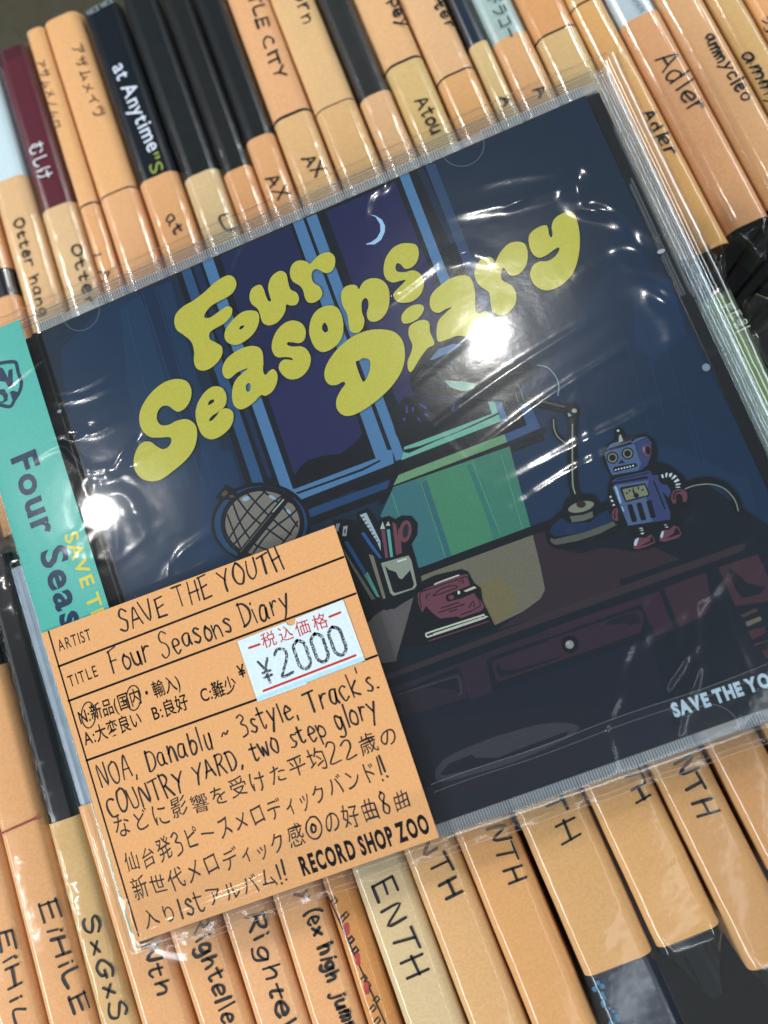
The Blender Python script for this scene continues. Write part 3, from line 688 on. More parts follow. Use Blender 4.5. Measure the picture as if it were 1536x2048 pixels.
a.P(ZG, '#1a1c27', [(0, 600), (1100, 480), (1400, 560), (1400, 760), (240, 1240), (100, 1100)])
a.P(ZG, '#3a3842', [(215, 930), (225, 880), (290, 810), (430, 745), (600, 680), (850, 612), (1000, 600), (1085, 615), (1092, 650), (1010, 705), (700, 840), (420, 925), (270, 962), (222, 952)], sm=3)
a.P(ZG, '#191c26', [(250, 912), (300, 850), (440, 795), (462, 815), (600, 815), (800, 735), (1040, 648), (1020, 680), (700, 805), (420, 890), (270, 925)])
a.P(ZG, '#201c27', [(250, 1020), (600, 900), (960, 775), (1020, 780), (1035, 830), (960, 880), (600, 990), (340, 1050)])
a.P(PX, K, [(836, 1138), (1062, 1053), (1113, 1035), (1118, 1048), (1066, 1066), (842, 1152)])
a.done()

a = Art('globe_drawing')
a.E(ZC, K, 375, 450, 305, 250, .0, 48)
a.E(ZC, '#1a4266', 375, 455, 285, 232, 0, 48)
a.E(ZC, K, 385, 450, 258, 225, 0, 48)
a.P(ZC, '#13304f', [(400, 150), (520, 230), (640, 250), (640, 120), (400, 100)]) if False else None
a.E(ZC, '#7c766d', 385, 450, 228, 197, 0, 48)
for q in (((170, 400), (215, 520), (250, 600)), ((200, 320), (260, 470), (350, 590), (470, 620)), ((225, 290), (330, 420), (520, 560)), ((290, 265), (420, 400), (560, 520)), ((390, 255), (500, 340), (600, 470)),
          ((170, 560), (240, 450), (330, 330), (400, 255)), ((190, 600), (320, 460), (440, 330), (520, 275)), ((330, 630), (430, 500), (560, 400), (600, 360)), ((440, 640), (520, 560), (600, 440))): a.S(ZC, K, 12, q)
a.S(ZC, K, 52, ((255, 640), (540, 285))); a.S(ZC, '#5c5550', 6, ((250, 625), (440, 395))); a.S(ZC, '#a9b5ab', 8, ((450, 380), (528, 290)))
a.E(ZC, '#93b0c8', 283, 300, 24, 14, -.3, 14); a.E(ZC, '#93b0c8', 445, 292, 26, 9, .5, 14); a.E(ZC, '#93b0c8', 545, 378, 20, 8, .9, 14)
a.P(ZC, K, [(98, 290), (160, 212), (200, 235), (240, 275), (215, 305), (120, 308)]); a.P(ZC, '#57463d', [(130, 275), (155, 245), (175, 262), (150, 290)]); a.P(ZC, '#57463d', [(180, 280), (205, 275), (215, 290), (190, 296)])
a.P(ZC, K, [(500, 270), (560, 252), (585, 280), (560, 330), (520, 310)])
a.done()

a = Art('pencil_cup_drawing')
a.P(ZC, K, [(820, 430), (870, 425), (940, 432), (965, 455), (960, 388), (1030, 358), (1060, 390), (1090, 440), (1130, 412), (1160, 405), (1200, 425), (1240, 402), (1300, 405), (1338, 450), (1335, 520), (1300, 580), (1325, 660), (1345, 740), (1345, 870), (1310, 900), (1230, 950), (1150, 985), (1110, 975), (1040, 1055), (960, 900), (880, 640)])
a.P(ZC, '#24568c', [(885, 565), (910, 560), (1020, 745), (1008, 768)]); a.P(ZC, '#4c9486', [(1008, 768), (1030, 748), (1106, 905), (1085, 900)])
a.P(ZC, '#6f7160', [(832, 525), (850, 560), (1078, 915), (1055, 920), (935, 720)]); a.P(ZC, '#787463', [(1038, 640), (1066, 650), (1142, 910), (1125, 916)])
a.P(ZC, '#24568c', [(990, 512), (1010, 505), (1060, 580), (1120, 665), (1100, 665), (1050, 600)])
a.P(ZC, '#a3b4bd', [(983, 400), (1022, 385), (1108, 560), (1112, 620), (1088, 565)])
for i in range(8): a.S(ZC, K, 6, [(992 + i * 13, 420 + i * 22), (1008 + i * 13, 412 + i * 22)])
a.P(ZC, '#8b959b', [(838, 455), (862, 450), (850, 500), (830, 500)]); a.P(ZC, '#b0b7ba', [(882, 470), (908, 465), (900, 530), (875, 530)]); a.P(ZC, K, [(890, 485), (898, 484), (895, 512), (886, 512)])
a.P(ZC, '#6f4250', [(1113, 490), (1136, 490), (1158, 660), (1140, 666)]); a.P(ZC, '#b6bfae', [(1108, 486), (1122, 440), (1138, 485)])
a.P(ZC, '#5aa49c', [(1148, 490), (1167, 487), (1187, 655), (1170, 660)]); a.P(ZC, '#b6bfae', [(1142, 466), (1157, 438), (1170, 465)])
a.P(ZC, '#703f4c', [(1182, 442), (1205, 455), (1212, 500), (1226, 640), (1206, 645), (1195, 560)])
a.E(ZC, '#703f4c', 1262, 500, 38, 68, .15, 24); a.E(ZC, '#152a30', 1264, 498, 18, 44, .15, 20)
a.P(ZC, '#703f4c', [(1222, 470), (1236, 560), (1242, 635), (1226, 636), (1214, 540)])
a.P(ZC, '#8d9787', [(1113, 695), (1282, 648), (1300, 680), (1332, 830), (1318, 852), (1190, 896), (1170, 880)])
a.P(ZC, K, [(1135, 708), (1160, 735), (1205, 750), (1222, 785), (1240, 795), (1292, 738), (1316, 825), (1305, 848), (1200, 880), (1185, 868)])
a.S(ZC, '#d3dcd0', 9, ((1215, 685), (1265, 670)))
a.done()

a = Art('notebook_drawing')
a.P(ZE, K, [(288, 560), (320, 500), (400, 462), (560, 425), (600, 438), (640, 510), (680, 540), (692, 620), (765, 768), (730, 800), (365, 885), (200, 900), (160, 985), (270, 600)])
a.P(ZE, '#6c3d4a', [(292, 575), (340, 545), (545, 465), (598, 455), (622, 520), (642, 565), (702, 650), (690, 678), (560, 725), (535, 715), (430, 728), (380, 690), (345, 650), (322, 690), (300, 640)])
for q in (((318, 660), (305, 600), (315, 565), (350, 550)), ((330, 560), (560, 480), (600, 475), (620, 530)), ((400, 575), (390, 590), (520, 545), (535, 530), (510, 525), (450, 540), (405, 570)), ((345, 605), (350, 585), (370, 575)), ((550, 500), (575, 492), (570, 510)),
          ((440, 664), (545, 630)), ((425, 690), (580, 640)), ((490, 686), (535, 672)), ((640, 570), (680, 650), (560, 705)), ((610, 660), (635, 620), (640, 655))): a.S(ZE, '#20161d', 7, q, sm=2)
a.S(ZE, '#cfc9bd', 8, ((398, 518), (440, 500), (545, 462)))
a.P(ZE, K, [(470, 585), (500, 570), (640, 515), (665, 530), (665, 560), (560, 605), (480, 625), (465, 605)]); a.E(ZE, '#6c3d4a', 500, 598, 18, 14, 0, 12)
a.P(ZE, '#c9bfa9', [(575, 558), (640, 530), (655, 540), (590, 565)]); a.P(ZE, '#cfe0c0', [(538, 560), (552, 558), (554, 576), (540, 580)])
for q, c, wq in ((((350, 838), (345, 825), (380, 808), (700, 705)), '#c2c9b4', 10), (((352, 842), (700, 725), (705, 715)), '#c2c9b4', 9), (((390, 822), (690, 720)), '#c2c9b4', 4), (((362, 866), (728, 745)), '#7a4152', 5)): a.S(ZE, c, wq, q, sm=2)
a.done()

a = Art('lamp_drawing')
a.P(ZD, '#10151a', [(135, 340), (150, 270), (200, 200), (290, 110), (380, 62), (470, 55), (600, 110), (700, 180), (800, 195), (900, 215), (950, 255), (905, 330), (850, 420), (800, 480), (650, 470), (350, 452), (180, 422), (140, 380)], sm=3)
a.P(ZD, '#33352f', [(170, 312), (205, 262), (330, 255), (480, 265), (620, 310), (740, 370), (600, 330), (420, 296), (300, 285), (172, 320)])
a.P(ZD, '#232a2c', [(215, 230), (300, 130), (420, 80), (500, 90), (640, 190), (560, 240), (330, 235)])
a.P(ZD, '#6c86a8', [(265, 202), (325, 130), (420, 95), (482, 100), (400, 150), (290, 200)]); a.P(ZD, '#7c8fa6', [(778, 222), (800, 210), (830, 212), (812, 232), (785, 236)])
a.P(ZD, '#88b0a0', [(360, 338), (480, 345), (580, 360), (560, 392), (520, 408), (470, 408), (400, 382)])
a.P(ZD, '#30312f', [(785, 245), (880, 225), (890, 285), (800, 305)]); a.P(ZD, '#17191a', [(795, 255), (875, 238), (880, 275), (808, 292)])
a.S(ZD, K, 60, ((870, 455), (1210, 535))); a.S(ZD, K, 64, ((1220, 545), (1218, 1000), (1262, 1150)), sm=2)
a.S(ZD, '#4a4b48', 16, ((920, 455), (1195, 522))); a.E(ZD, K, 1215, 548, 55, 60); a.E(ZD, '#a2a899', 1230, 541, 17, 14); a.P(ZD, '#a2a899', [(1185, 560), (1195, 555), (1212, 575), (1192, 580)])
a.S(ZD, '#8e9284', 9, ((1218, 632), (1217, 800), (1219, 1020), (1235, 1090), (1257, 1138)))
a.S(ZD, K, 34, ((1090, 600), (1100, 680), (1165, 755))); a.S(ZD, '#8e9284', 7, ((1092, 600), (1095, 660), (1120, 715), (1168, 754)))
a.S(ZD, '#7d90a0', 8, ((985, 238), (1050, 252), (1100, 305), (1127, 370), (1120, 440)))
for q in (((850, 365), (875, 410), (890, 470)), ((838, 420), (855, 480))): a.S(ZD, '#6d716c', 7, q)
a.P(ZD, K, [(1030, 1330), (1090, 1250), (1150, 1200), (1170, 1130), (1250, 1090), (1370, 1100), (1400, 1160), (1536, 1120), (1600, 1250), (1536, 1340), (1300, 1440), (1110, 1460), (1050, 1420)])
a.P(ZD, '#112a4c', [(1065, 1345), (1085, 1300), (1150, 1255), (1190, 1290), (1340, 1285), (1400, 1225), (1500, 1190), (1560, 1240), (1500, 1290), (1280, 1360), (1100, 1380)])
a.P(ZD, '#53574d', [(1068, 1390), (1100, 1398), (1300, 1352), (1536, 1262), (1545, 1285), (1400, 1360), (1250, 1410), (1110, 1436), (1075, 1420)])
a.E(ZD, '#7d8071', 1275, 1182, 88, 34, -.25, 26); a.P(ZD, '#5f6257', [(1200, 1245), (1290, 1235), (1350, 1212), (1356, 1250), (1290, 1275), (1215, 1285)])
a.E(ZD, '#2e2119', 1275, 1165, 32, 24, 0, 16)
a.done()

a = Art('robot_drawing')
a.P(Z4, K, [(340, 1420), (365, 1360), (420, 1320), (430, 1250), (450, 1235), (485, 1255), (500, 1300), (620, 1280), (690, 1320), (710, 1400), (700, 1460), (790, 1490), (880, 1560), (915, 1650), (925, 1760), (850, 1800), (870, 1850), (880, 1950), (830, 1985), (760, 2000), (640, 2045), (540, 2050), (555, 1960), (530, 1900), (480, 1880), (430, 1880), (385, 1800), (380, 1640), (400, 1560), (355, 1480)])
def b(col, pts, **k): a.P(ZR, col, pts, **k)
BL, BD = '#4b6186', '#333f6b'
a.P(Z4, BL, [(358, 1420), (372, 1400), (555, 1345), (600, 1480), (580, 1525), (410, 1555), (392, 1520)])
a.P(Z4, BL, [(370, 1390), (400, 1350), (440, 1335), (470, 1345), (600, 1305), (640, 1300), (560, 1340)]); a.P(Z4, K, [(395, 1375), (530, 1335), (545, 1345), (375, 1395)]); a.P(Z4, K, [(515, 1320), (580, 1300), (545, 1335)])
a.P(Z4, BD, [(560, 1345), (640, 1305), (670, 1340), (660, 1440), (640, 1490), (600, 1520), (582, 1525), (600, 1480)])
a.E(Z4, '#6d3d4a', 640, 1392, 28, 40, -.2, 20); a.E(Z4, K, 646, 1392, 17, 28, -.2, 16); a.E(Z4, '#8f7480', 618, 1385, 6, 20, -.2, 12)
for cx, cy in ((411, 1440), (511, 1412)):
    a.E(Z4, K, cx, cy, 40, 40, 0, 24); a.E(Z4, '#7b7c6c', cx, cy, 31, 31, 0, 22); a.E(Z4, K, cx, cy, 22, 22, 0, 18)
a.P(Z4, K, [(448, 1480), (470, 1450), (495, 1475)]); a.P(Z4, K, [(415, 1510), (425, 1500), (560, 1475), (575, 1485), (570, 1500), (430, 1535), (418, 1528)])
for i in range(7): a.E(Z4, '#dfe6e8', 433 + i * 19, 1520 - i * 4.6, 6, 5, 0, 8)
a.P(Z4, '#a4a79a', [(452, 1340), (455, 1295), (462, 1285), (470, 1295), (482, 1330)]); a.E(Z4, '#c4c7bb', 448, 1262, 9, 8, 0, 10)
b(BL, [(190, 575), (215, 545), (600, 488), (740, 465), (800, 1105), (430, 1165)])
b(BD, [(180, 490), (230, 440), (700, 330), (760, 320), (800, 390), (890, 385), (895, 470), (950, 530), (1030, 540), (1085, 640), (1050, 740), (950, 640), (1075, 960), (1075, 1070), (800, 1110), (790, 780), (700, 760), (740, 465), (600, 480), (220, 545)])
b(K, [(255, 452), (740, 345), (750, 360), (250, 470)]); b(K, [(195, 500), (720, 405), (735, 440), (200, 530)])
b(BL, [(600, 488), (700, 472), (720, 600), (700, 770), (790, 1090), (430, 1165), (300, 800)])
b(K, [(300, 600), (320, 575), (680, 512), (700, 530), (762, 690), (740, 712), (400, 808), (375, 790)]); b('#7c8066', [(340, 608), (680, 540), (740, 690), (398, 780)])
a.E(ZR, K, 552, 700, 42, 38); a.S(ZR, K, 28, ((505, 635), (540, 690)))
for cx, cy in ((410, 665), (452, 628), (506, 602), (585, 588), (650, 615)): a.E(ZR, K, cx, cy, 13, 22, (cx - 530) / 200, 10)
for x0, y0 in ((415, 840), (555, 815), (705, 780)): b(K, [(x0, y0 + 15), (x0 + 20, y0 - 5), (x0 + 60, y0 - 8), (x0 + 78, y0 + 10), (x0 + 150, y0 + 245), (x0 + 135, y0 + 265), (x0 + 85, y0 + 270), (x0 + 65, y0 + 255)])
b('#8db4d0', [(215, 565), (240, 558), (262, 590), (325, 800), (320, 830), (295, 815)]); b('#8db4d0', [(320, 870), (345, 875), (370, 940), (350, 950)])
b(K, [(805, 470), (830, 480), (1005, 910), (980, 910)])
for p in ([(932, 385), (960, 375), (975, 430), (950, 438)], [(1000, 360), (1035, 352), (1020, 425), (1000, 420)], [(1062, 362), (1110, 358), (1080, 420), (1055, 415)], [(1140, 385), (1175, 405), (1110, 455), (1090, 445)], [(1190, 440), (1215, 475), (1145, 505), (1125, 485)], [(1160, 525), (1235, 515), (1225, 535), (1155, 550)], [(1165, 570), (1235, 565), (1230, 580), (1155, 585)],
          [(140, 715), (165, 705), (180, 730), (150, 740)], [(155, 775), (185, 765), (208, 795), (175, 805)], [(185, 845), (215, 830), (230, 845), (200, 865)], [(580, 1205), (650, 1195), (640, 1215)], [(595, 1240), (665, 1225), (655, 1245)], [(615, 1280), (675, 1270), (660, 1295), (635, 1298)], [(965, 1155), (1020, 1145), (1010, 1162)], [(985, 1190), (1045, 1175), (1030, 1195)]): b('#c6d2d8', p)
RD = '#683b49'
b(RD, [(1090, 680), (1120, 630), (1190, 602), (1280, 610), (1330, 660), (1335, 740), (1315, 800), (1275, 800), (1262, 760), (1255, 700), (1200, 670), (1150, 700), (1165, 770), (1160, 820), (1115, 825), (1085, 760)]); b(K, [(1110, 680), (1150, 640), (1250, 620), (1240, 638), (1160, 665), (1135, 700), (1140, 765), (1118, 770)])
b(RD, [(175, 1000), (195, 930), (250, 885), (275, 920), (265, 1000), (280, 1080), (235, 1095), (190, 1060)]); b(K, [(205, 1000), (222, 940), (245, 915), (225, 990), (240, 1065), (215, 1050)])
b(RD, [(505, 1485), (520, 1420), (580, 1345), (700, 1350), (770, 1298), (820, 1350), (845, 1420), (700, 1490), (570, 1525), (515, 1520)]); b(K, [(600, 1478), (760, 1400), (775, 1325), (810, 1360), (825, 1410), (700, 1455)]); b('#b6c6d4', [(515, 1430), (540, 1370), (590, 1350), (580, 1400), (550, 1475), (522, 1470)])
b(RD, [(905, 1380), (920, 1300), (965, 1235), (1060, 1225), (1130, 1162), (1200, 1190), (1245, 1290), (1200, 1350), (1000, 1410), (915, 1405)]); b(K, [(1000, 1362), (1130, 1280), (1150, 1190), (1200, 1220), (1225, 1290), (1100, 1335)]); b('#b6c6d4', [(920, 1320), (945, 1250), (975, 1245), (968, 1300), (950, 1355), (928, 1350)])
a.S(Z4, K, 44, ((880, 1630), (960, 1600), (1060, 1590), (1160, 1630), (1230, 1720), (1250, 1800)))
a.S(Z4, '#8e9284', 6, ((890, 1645), (960, 1622), (1060, 1615), (1150, 1645), (1215, 1715), (1240, 1790)))
a.done()

# title: one sub-part per word
Y = '#c8c04a'
def title(name, zm, glyphs):
    a = Art(name)
    for outer, *holes in glyphs: a.P(zm, Y, outer, holes, sm=4)
    return a
a = title('title_lettering', ZA, [
 ([(640,508),(680,525),(690,570),(660,620),(590,660),(540,690),(505,735),(505,758),(540,755),(600,712),(640,690),(665,705),(660,745),(620,790),(560,825),(532,850),(535,885),(570,905),(605,930),(605,980),(570,1030),(530,1060),(490,1070),(455,1055),(440,1010),(442,960),(425,900),(380,860),(340,830),(325,785),(335,735),(380,690),(440,655),(510,600),(570,545)],),
 ([(770,715),(815,725),(825,775),(800,840),(750,890),(690,918),(640,905),(620,865),(635,815),(680,760),(725,725)], [(735,803),(733,815),(715,828),(708,822),(716,808)]),
 ([(835,565),(852,590),(865,630),(880,660),(895,655),(885,620),(878,580),(890,530),(920,495),(955,482),(985,500),(995,545),(1010,590),(1045,610),(1060,645),(1045,680),(1010,686),(985,680),(980,715),(960,755),(925,790),(880,803),(845,785),(830,740),(815,705),(780,675),(768,635),(780,590),(810,568)],),
 ([(1065,420),(1100,425),(1125,440),(1150,415),(1185,385),(1235,372),(1268,395),(1273,440),(1255,480),(1220,495),(1190,482),(1160,470),(1137,490),(1135,525),(1150,555),(1180,575),(1197,610),(1185,645),(1150,668),(1115,668),(1095,640),(1085,600),(1065,570),(1025,545),(1007,505),(1012,460),(1035,430)],)])
a.done()
a = title('title_lettering', ZA, [
 ([(355,1120),(400,1135),(425,1180),(420,1240),(390,1290),(350,1312),(320,1300),(290,1278),(255,1280),(228,1310),(222,1355),(245,1390),(290,1390),(340,1365),(400,1357),(445,1385),(460,1440),(445,1520),(400,1590),(320,1660),(250,1710),(190,1723),(130,1705),(95,1660),(85,1600),(105,1530),(140,1492),(185,1490),(220,1515),(255,1533),(290,1520),(308,1485),(295,1462),(240,1465),(180,1460),(135,1420),(118,1360),(130,1290),(180,1210),(240,1155),(300,1125)],),
 ([(570,1162),(610,1175),(632,1220),(625,1275),(590,1310),(550,1335),(530,1362),(545,1365),(575,1335),(600,1300),(640,1293),(670,1315),(672,1360),(650,1410),(600,1455),(545,1475),(495,1455),(465,1400),(450,1330),(460,1270),(490,1215),(530,1175)], [(556,1240),(560,1252),(540,1268),(524,1272),(530,1252),(542,1242)]),
 ([(800,925),(840,950),(850,1010),(848,1070),(862,1095),(885,1072),(910,1062),(932,1090),(930,1140),(905,1190),(865,1218),(835,1215),(800,1250),(755,1285),(710,1298),(675,1270),(665,1210),(675,1150),(700,1110),(730,1082),(758,1058),(735,1062),(690,1085),(650,1117),(618,1105),(608,1060),(630,1005),(680,962),(740,932)], [(762,1142),(776,1160),(770,1190),(752,1192),(746,1162)]),
 ([(1035,775),(1080,795),(1100,840),(1090,890),(1060,908),(1025,903),(994,903),(992,918),(1020,928),(1075,928),(1110,950),(1130,1000),(1115,1060),(1075,1105),(1025,1122),(980,1110),(945,1070),(943,1035),(965,1008),(995,1005),(1022,1008),(1015,995),(980,990),(930,990),(903,955),(900,910),(920,850),(955,805),(995,780)],),
 ([(1225,687),(1280,695),(1310,740),(1322,810),(1310,880),(1270,930),(1210,960),(1165,945),(1135,900),(1120,840),(1130,770),(1165,715)], [(1212,787),(1228,810),(1230,835),(1215,845),(1198,830),(1197,805)])])
for g in ([(180,660),(205,668),(215,685),(240,645),(285,625),(335,632),(370,665),(383,720),(375,790),(345,840),(305,863),(270,855),(258,820),(268,775),(262,740),(245,735),(230,760),(232,810),(245,855),(235,900),(205,925),(170,915),(160,880),(150,820),(125,770),(118,710),(140,672)],
          [(490,433),(530,445),(543,490),(530,540),(495,570),(465,572),(445,550),(425,543),(415,565),(425,588),(465,592),(510,582),(550,600),(571,650),(555,710),(510,750),(455,760),(415,745),(405,710),(430,680),(455,655),(470,634),(440,640),(400,648),(365,630),(350,585),(360,520),(395,465),(440,438)]):
    a.P(ZBt, Y, g, sm=4)
a.done()
a = title('title_lettering', ZBt, [
 ([(340,905),(410,920),(455,970),(467,1050),(450,1130),(400,1210),(330,1280),(250,1340),(180,1375),(130,1375),(95,1340),(92,1290),(115,1240),(140,1205),(128,1192),(90,1210),(50,1205),(28,1170),(30,1120),(60,1060),(110,1000),(180,945),(260,912)], [(240,1062),(270,1070),(278,1100),(268,1150),(245,1190),(230,1180),(210,1130),(198,1085),(215,1075)]),
 ([(535,768),(565,775),(570,800),(545,840),(500,868),(460,872),(447,845),(460,810),(495,780)],),
 ([(575,853),(600,870),(605,920),(628,985),(590,1010),(545,1070),(505,1135),(485,1125),(482,1080),(500,1035),(508,990),(488,940),(492,890),(530,862)],),
 ([(790,608),(830,630),(850,700),(852,790),(870,820),(905,805),(940,825),(940,870),(900,930),(850,950),(760,940),(700,960),(650,972),(640,920),(650,860),(690,815),(722,784),(690,795),(650,815),(615,800),(602,760),(615,710),(660,665),(720,625)],),
 ([(925,508),(950,520),(958,545),(985,490),(1030,440),(1080,425),(1125,440),(1140,500),(1125,565),(1085,605),(1040,608),(1010,570),(1000,575),(992,610),(1005,640),(1050,665),(1075,710),(1070,770),(1030,815),(985,827),(945,805),(935,750),(925,700),(880,670),(850,620),(852,570),(885,520)],),
 ([(1350,262),(1390,268),(1412,320),(1424,400),(1418,500),(1390,590),(1340,650),(1280,685),(1225,690),(1175,660),(1152,610),(1165,560),(1200,535),(1250,530),(1290,505),(1312,470),(1305,457),(1275,475),(1240,500),(1200,513),(1165,490),(1145,435),(1150,385),(1190,350),(1235,335),(1250,350),(1255,385),(1268,402),(1275,380),(1270,340),(1290,295)],)])
a.done()
a = Art('band_name_lettering')
letter(a.mb, 'SAVE THE YOUTH', (1349, 1433), (1606, 1349), 2.3, ZK, ink('#bcd3e2'), off=.055, lay=_lay[0] + .006, gap=.02)
a.done()

# ------------------------------------------------------------------ teal paper strip (obi) folded over the spine side
ZO = -.0
TEAL = '#50a99d'; NAVY = '#16304c'
mb = MBC()
rings = []
for y in (1.5, 40, 80, 123.6):
    rings.append([(-.12, y, -9.5), (-.12, y, -.4), (-.02, y, .12), (.3, y, .25), (7, y, .28), (14.6, y, .25)])
loft(mb, rings, ink(TEAL)); mb.f = [f[::-1] for f in mb.f]
obi = mb.build('paper_obi'); sol = obi.modifiers.new('thick', 'SOLIDIFY'); sol.thickness = .12 * MM; sol.offset = 0
def sub_build(mb, name, parent):
    mb.v = [(a_ - cd_off[0], b_ - cd_off[1], c_ - cd_off[2]) for a_, b_, c_ in mb.v]; return mb.build(name, parent)
zo = .36
mb = MB(); letter(mb, 'Four Seasons Diary', (21, 914), (243, 1640), 5.6, zo, ink(NAVY), off=.028, gap=.0)
sub_build(mb, 'obi_title', obi)
mb = MB(); letter(mb, 'SAVE THE YOUTH', (128, 1070), (262, 1462), 2.9, zo, ink('#c9bf4a'), off=.022); sub_build(mb, 'obi_band_name', obi)
mb = MB(); ZL0 = (0, 680, 11.375)
def ZP(*p): return [at((a_ / 11.375, 680 + b_ / 11.375), zo) for a_, b_ in p]
mb.stroke(smooth(ZP((-260, 640), (-100, 560), (80, 515), (250, 495), (350, 510), (385, 600), (420, 760), (475, 900), (480, 1040), (430, 1200), (330, 1360), (240, 1510), (60, 1490), (-100, 1440), (-260, 1300), (-340, 900)), True, 3), .75, zo, ink(NAVY), closed=True)
mb.poly(ZP((-100, 600), (60, 640), (190, 880), (180, 800), (190, 690), (280, 650), (290, 900), (290, 1080), (180, 1060), (120, 950), (-60, 930)), zo + .004, ink(NAVY))
mb.poly(ZP((-120, 1120), (100, 1120), (180, 1250), (170, 1380), (60, 1440), (-100, 1400)), zo + .006, ink(NAVY)); mb.poly(ZP((-60, 1240), (40, 1250), (90, 1330), (60, 1400), (-40, 1390)), zo + .008, ink(TEAL))
mb.poly(ZP((225, 1180), (300, 1150), (420, 1190), (290, 1390)), zo + .010, ink(NAVY))
sub_build(mb, 'obi_logo', obi)

# ------------------------------------------------------------------ price card
ZCd = .75
CARD = '#d49d69'
c00, c10, c11, c01 = [at(p, ZCd) for p in ((271, 1886), (878, 1675), (668, 1050), (82, 1267))]
card = empty('price_card', *[(c00[i] + c11[i]) / 2 for i in (0, 1)], ZCd, 'orange handwritten record shop card on the lower left of the album', 'price card')
cof = ((c00[0] + c11[0]) / 2, (c00[1] + c11[1]) / 2, ZCd)
def card_build(mb, name, parent=None, **k):
    mb.v = [(a_ - cof[0], b_ - cof[1], c_ - cof[2]) for a_, b_, c_ in mb.v]; return mb.build(name, parent or card, **k)
mb = MB(); q = [c00, c10, c11, c01]
mb.add([(*p, ZCd - .22) for p in q] + [(*p, ZCd) for p in q], [(0, 3, 2, 1), (4, 5, 6, 7), (0, 1, 5, 4), (1, 2, 6, 5), (2, 3, 7, 6), (3, 0, 4, 7)], paper(CARD))
card_sheet = card_build(mb, 'card_sheet')
BK = ink('#15161a')
mb = MB(); zc = ZCd + .01
for p, q_, wd in (((117, 1333), (687, 1114), .42), ((137, 1402), (711, 1187), .42), ((173, 1521), (516, 1398), .42), ((724, 1322), (753.5, 1311), .42), ((97, 1263), (277, 1871), .34)):
    mb.stroke([at(p, zc), at(q_, zc)], wd, zc, BK)
card_build(mb, 'printed_rules')
mb = MB()
letter(mb, 'ARTIST', (119, 1303), (184, 1279), 2.3, zc, BK, off=.004, gap=.05)
letter(mb, 'TITLE', (140, 1375), (197, 1352), 2.3, zc, BK, off=.004, gap=.08)
letter(mb, 'N:新品(国内・輸入)', (160, 1449), (362, 1375), 2.45, zc, BK, off=.012)
letter(mb, 'A:大変良い', (171, 1491), (285, 1449), 2.45, zc, BK, off=.012)
letter(mb, 'B:良好', (307, 1441), (378, 1415), 2.45, zc, BK, off=.012)
letter(mb, 'C:難少', (404, 1405), (475, 1379), 2.45, zc, BK, off=.012)
letter(mb, '¥', (480, 1356), (494, 1351), 2.3, zc, BK, off=.02)
card_build(mb, 'printed_lettering')
mb = MB(); letter(mb, 'RECORD SHOP ZOO', (606, 1751), (862, 1663), 3.25, zc, BK, off=.045, gap=.03); card_build(mb, 'shop_name_lettering')
PEN = pen('#1b1a1c'); mb = MB()
def HW(text, p0, p1, h, **k): handwrite(mb, text, p0, p1, h, zc, PEN, wd=k.pop('wd', .38), lay=.004, **k)
HW('SAVE THE YOUTH', (243, 1262), (568, 1134), 4.0)
HW('Four Seasons Diary', (226, 1351), (580, 1220), 4.2, seed=2)
HW("NOA, Danablu ~ 3style, Track's.", (203, 1577), (757, 1376), 4.0, seed=3)
HW('COUNTRY YARD, two step glory', (221, 1635), (757, 1430), 3.8, seed=4)
HW('などに影響を受けた平均22歳の', (232, 1680), (797, 1484), 3.9, seed=5)
HW('仙台発3ピースメロディックバンド!!', (254, 1746), (778, 1556), 3.9, seed=6)
HW('新世代メロディック感◎の好曲8曲', (270, 1804), (822, 1612), 3.9, seed=7)
HW('入り1stアルバム!!', (291, 1859), (575, 1762), 3.6, seed=8)
for cx, cy, rx, ry in ((177, 1430, 14, 26), (267, 1396, 14, 25)):
    pts = [at((cx + rx * math.cos(t) + .25 * ry * math.sin(t) * 0, cy + ry * math.sin(t)), zc) for t in np.linspace(-2.2, 4.3, 26)]
    mb.stroke(pts, .24, zc + .03, PEN)
card_build(mb, 'handwriting')
# price sticker with die-cut notches
ZK2 = (430, 1150, 4.042); WH = '#cad9e0'
def K2(*p): return [at((430 + a_ / 4.042, 1150 + b_ / 4.042), ZCd + .12) for a_, b_ in p]
notch = lambda cx, cy, r, a0, a1: [(cx + r * math.cos(t), cy + r * math.sin(t)) for t in np.linspace(a0, a1, 8)]
outline = [(180, 535), (568, 385), (575, 382)] + notch(612, 372, 38, 2.9, -.2) + [(652, 350), (1035, 198), (1213, 690), (820, 835)] + notch(780, 862, 40, -.3, -2.9) + [(742, 880), (345, 1026)]
mb = MB(); o_ = K2(*outline); mb.poly(o_, ZCd + .12, paper(WH))
st = card_build(mb, 'price_sticker', card); st['label'] = 'white price sticker reading 2000 yen tax included'
zs = ZCd + .13
def st_build(mb, name):
    mb.v = [(a_ - cof[0], b_ - cof[1], c_ - cof[2]) for a_, b_, c_ in mb.v]; return mb.build(name, st)
RED = ink('#b83428'); mb = MB()
k2 = lambda a_, b_: (430 + a_ / 4.042, 1150 + b_ / 4.042)
letter(mb, '税込価格', k2(388, 590), k2(915, 408), 2.25, zs, RED, off=.002, gap=.16)
for p, q_ in (((275, 590), (360, 560)), ((925, 338), (1012, 303)), ((392, 937), (1135, 650))): mb.stroke([at(k2(*p), zs), at(k2(*q_), zs)], .42, zs + .004, RED)
st_build(mb, 'red_print')
mb = MB()
mb.poly([at(k2(*p), zs) for p in ((335, 990), (1200, 655), (1210, 688), (347, 1020))], zs, paper('#a9cfe3')); st_build(mb, 'blue_tint_band')
mb = MB(); SI = stamp_ink(WH)
a_, d_, u_, L_ = frame(k2(400, 885), k2(1085, 625), zs)
